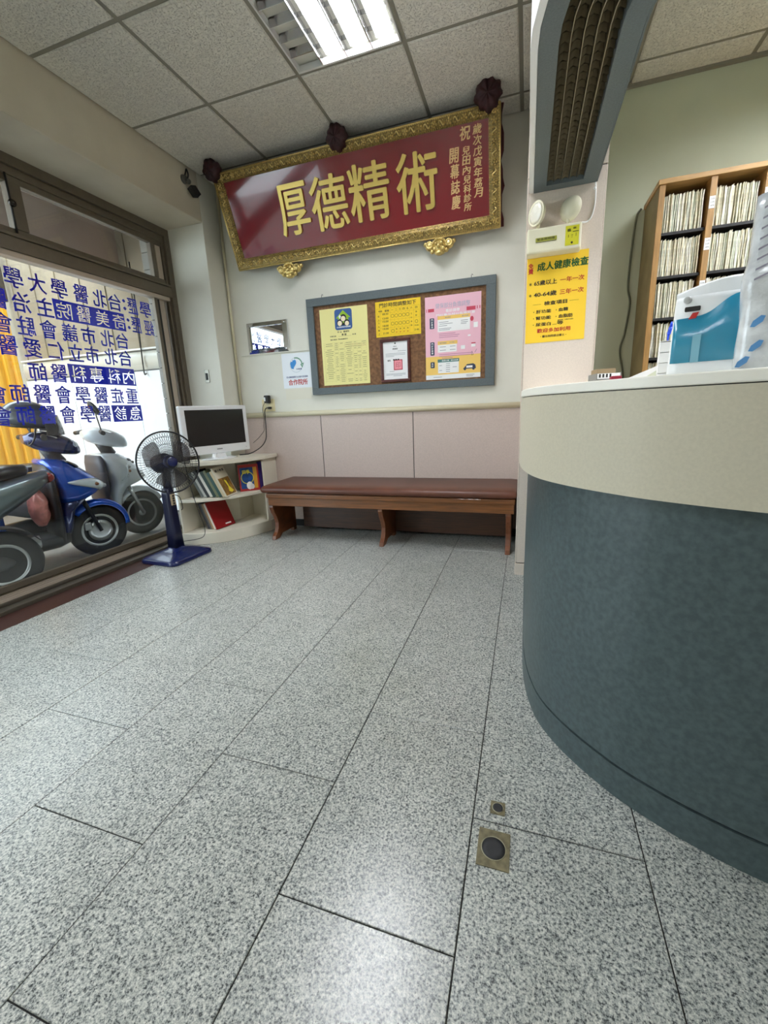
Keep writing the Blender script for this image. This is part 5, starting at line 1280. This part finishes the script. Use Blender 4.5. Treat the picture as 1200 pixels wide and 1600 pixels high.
    MB().loft([sec_yz(x, z, w_, u_, d_) for x, z, w_, u_, d_ in ((-.72, .26, .05, .05, .06), (-.85, .25, .08, .08, .09), (-1.05, .24, .08, .07, .08), (-1.2, .22, .06, .05, .05), (-1.26, .215, .03, .02, .02))]).build('engine_case', mat('engine grey', (70, 70, 70), .5, metal=.4), r)
    MB().tube([(-1.19, -.085, .22), (-1.12, -.10, .35), (-1.05, -.12, .52)], .018, 8).build('shock_absorber', M_BLK, r)
    MB().loft([[(x, -.13+.045*math.cos(q), z+.045*math.sin(q)) for q in [2*PI*i/12 for i in range(12)]] for x, z in ((-.95, .20), (-1.1, .22), (-1.42, .28))]).build('exhaust', M_STL, r)
    MB().tube([(-.75, .1, .18), (-.72, .14, .10), (-.70, .16, .012)], .009, 8).build('side_stand', M_STL, r)
    return r
M_BLU = mat('metallic blue', (4, 84, 200), .22, metal=.2, coat=.8); M_BLUD = mat('dark metallic blue', (22, 36, 92), .25, metal=.3, coat=.8)
M_SWH = mat('scooter white', (222, 226, 226), .25, coat=.6); M_SIL = mat('scooter silver grey', (128, 138, 144), .28, metal=.5, coat=.6); M_GRY = mat('grey plastic panel', (84, 80, 82), .5)
A_ = math.atan2(.94, .35)
scooter((-3.33, 2.47, -.08), A_, M_BLU, M_BLUD, 'blue scooter with dark blue handlebar cowl parked outside the window', True, M_BLK)
scooter((-3.52, 3.06, -.08), A_, M_SWH, M_SWH, 'white scooter parked outside the window nearest the white wall', False, M_GRY)
scooter((-3.6, .57, -.08), A_+PI-.02, M_SIL, M_SIL, 'silver grey scooter facing away at the left edge of the window', False, M_BLK)
# helmet on the blue scooter's mirror, bag on its hook
d_ = Vector((.349, .937, 0)); l_ = Vector((-.937, .349, 0))
hp = Vector((-3.33, 2.47, 0))-d_*.335-l_*.14+Vector((0, 0, 1.02))
hm = empty('helmet', hp, 'dark grey half helmet with smoked visor hung on the blue scooter handlebar', 'helmet', rot=(.10, .12, A_-.1))
rings = []
for i in range(9):
    a = (PI/2)*i/8; rings.append([(.150*math.cos(a)*math.cos(q)*1.05, .128*math.cos(a)*math.sin(q), .135*math.sin(a)+(-.03-.02*math.cos(q) if i == 0 else 0)) for q in [2*PI*j/28 for j in range(28)]])
MB().loft(rings, cap=False).build('shell', mat('helmet grey', (64, 70, 80), .28, coat=.6), hm, sol=.012)
MB().torus((0, 0, -.028), (0, 0, 1), .135, .008, 28, 6).build('edge_trim', M_BLK, hm)
t = MB(); rings = []
for k in range(13):
    q = -1.15+2.3*k/12; e = Vector((math.cos(q)*1.08, math.sin(q)*.92, 0)); rings.append([e*.160+Vector((0, 0, .055)), e*.178+Vector((0, 0, .0)), e*.196+Vector((0, 0, -.075))])
t.loft(rings, cap=False, closed=False); t.build('visor', mat('smoked visor', (26, 30, 36), .1, alpha=.86, coat=.6), hm, sol=.003)
MB().tube(spline([(.03, -.125, -.03), (.02, -.10, -.12), (.0, .0, -.17), (.02, .10, -.12), (.03, .125, -.03)], 4), .006, 6).build('chin_strap', M_BLK, hm)
bp_ = Vector((-3.33, 2.47, 0))-d_*.375-l_*.10+Vector((0, 0, .41))
t = MB(); rings = []
for i in range(15):
    z = -.14+.29*i/14; rr_ = .085*math.sin(PI*min(.97, max(.04, (i+1.2)/16)))**.7*(1.0-.35*(i/14))
    ring = []
    for j in range(22):
        q = 2*PI*j/22; n2_ = noise.noise(Vector((math.cos(q)*2.2, math.sin(q)*2.2, z*14)))
        ring.append((rr_*math.cos(q)*(1+.28*n2_), .8*rr_*math.sin(q)*(1+.28*n2_), z+.012*n2_))
    rings.append(ring)
t.loft(rings)
o = t.build('carrier_bag', mat('pale red plastic film', (236, 150, 140), .35, coat=.2, ns=14, na=.45)); o.location = bp_; tag(o, 'crumpled pale red plastic bag hanging inside the blue scooter', 'bag')
bpy.data.objects.remove(_to)
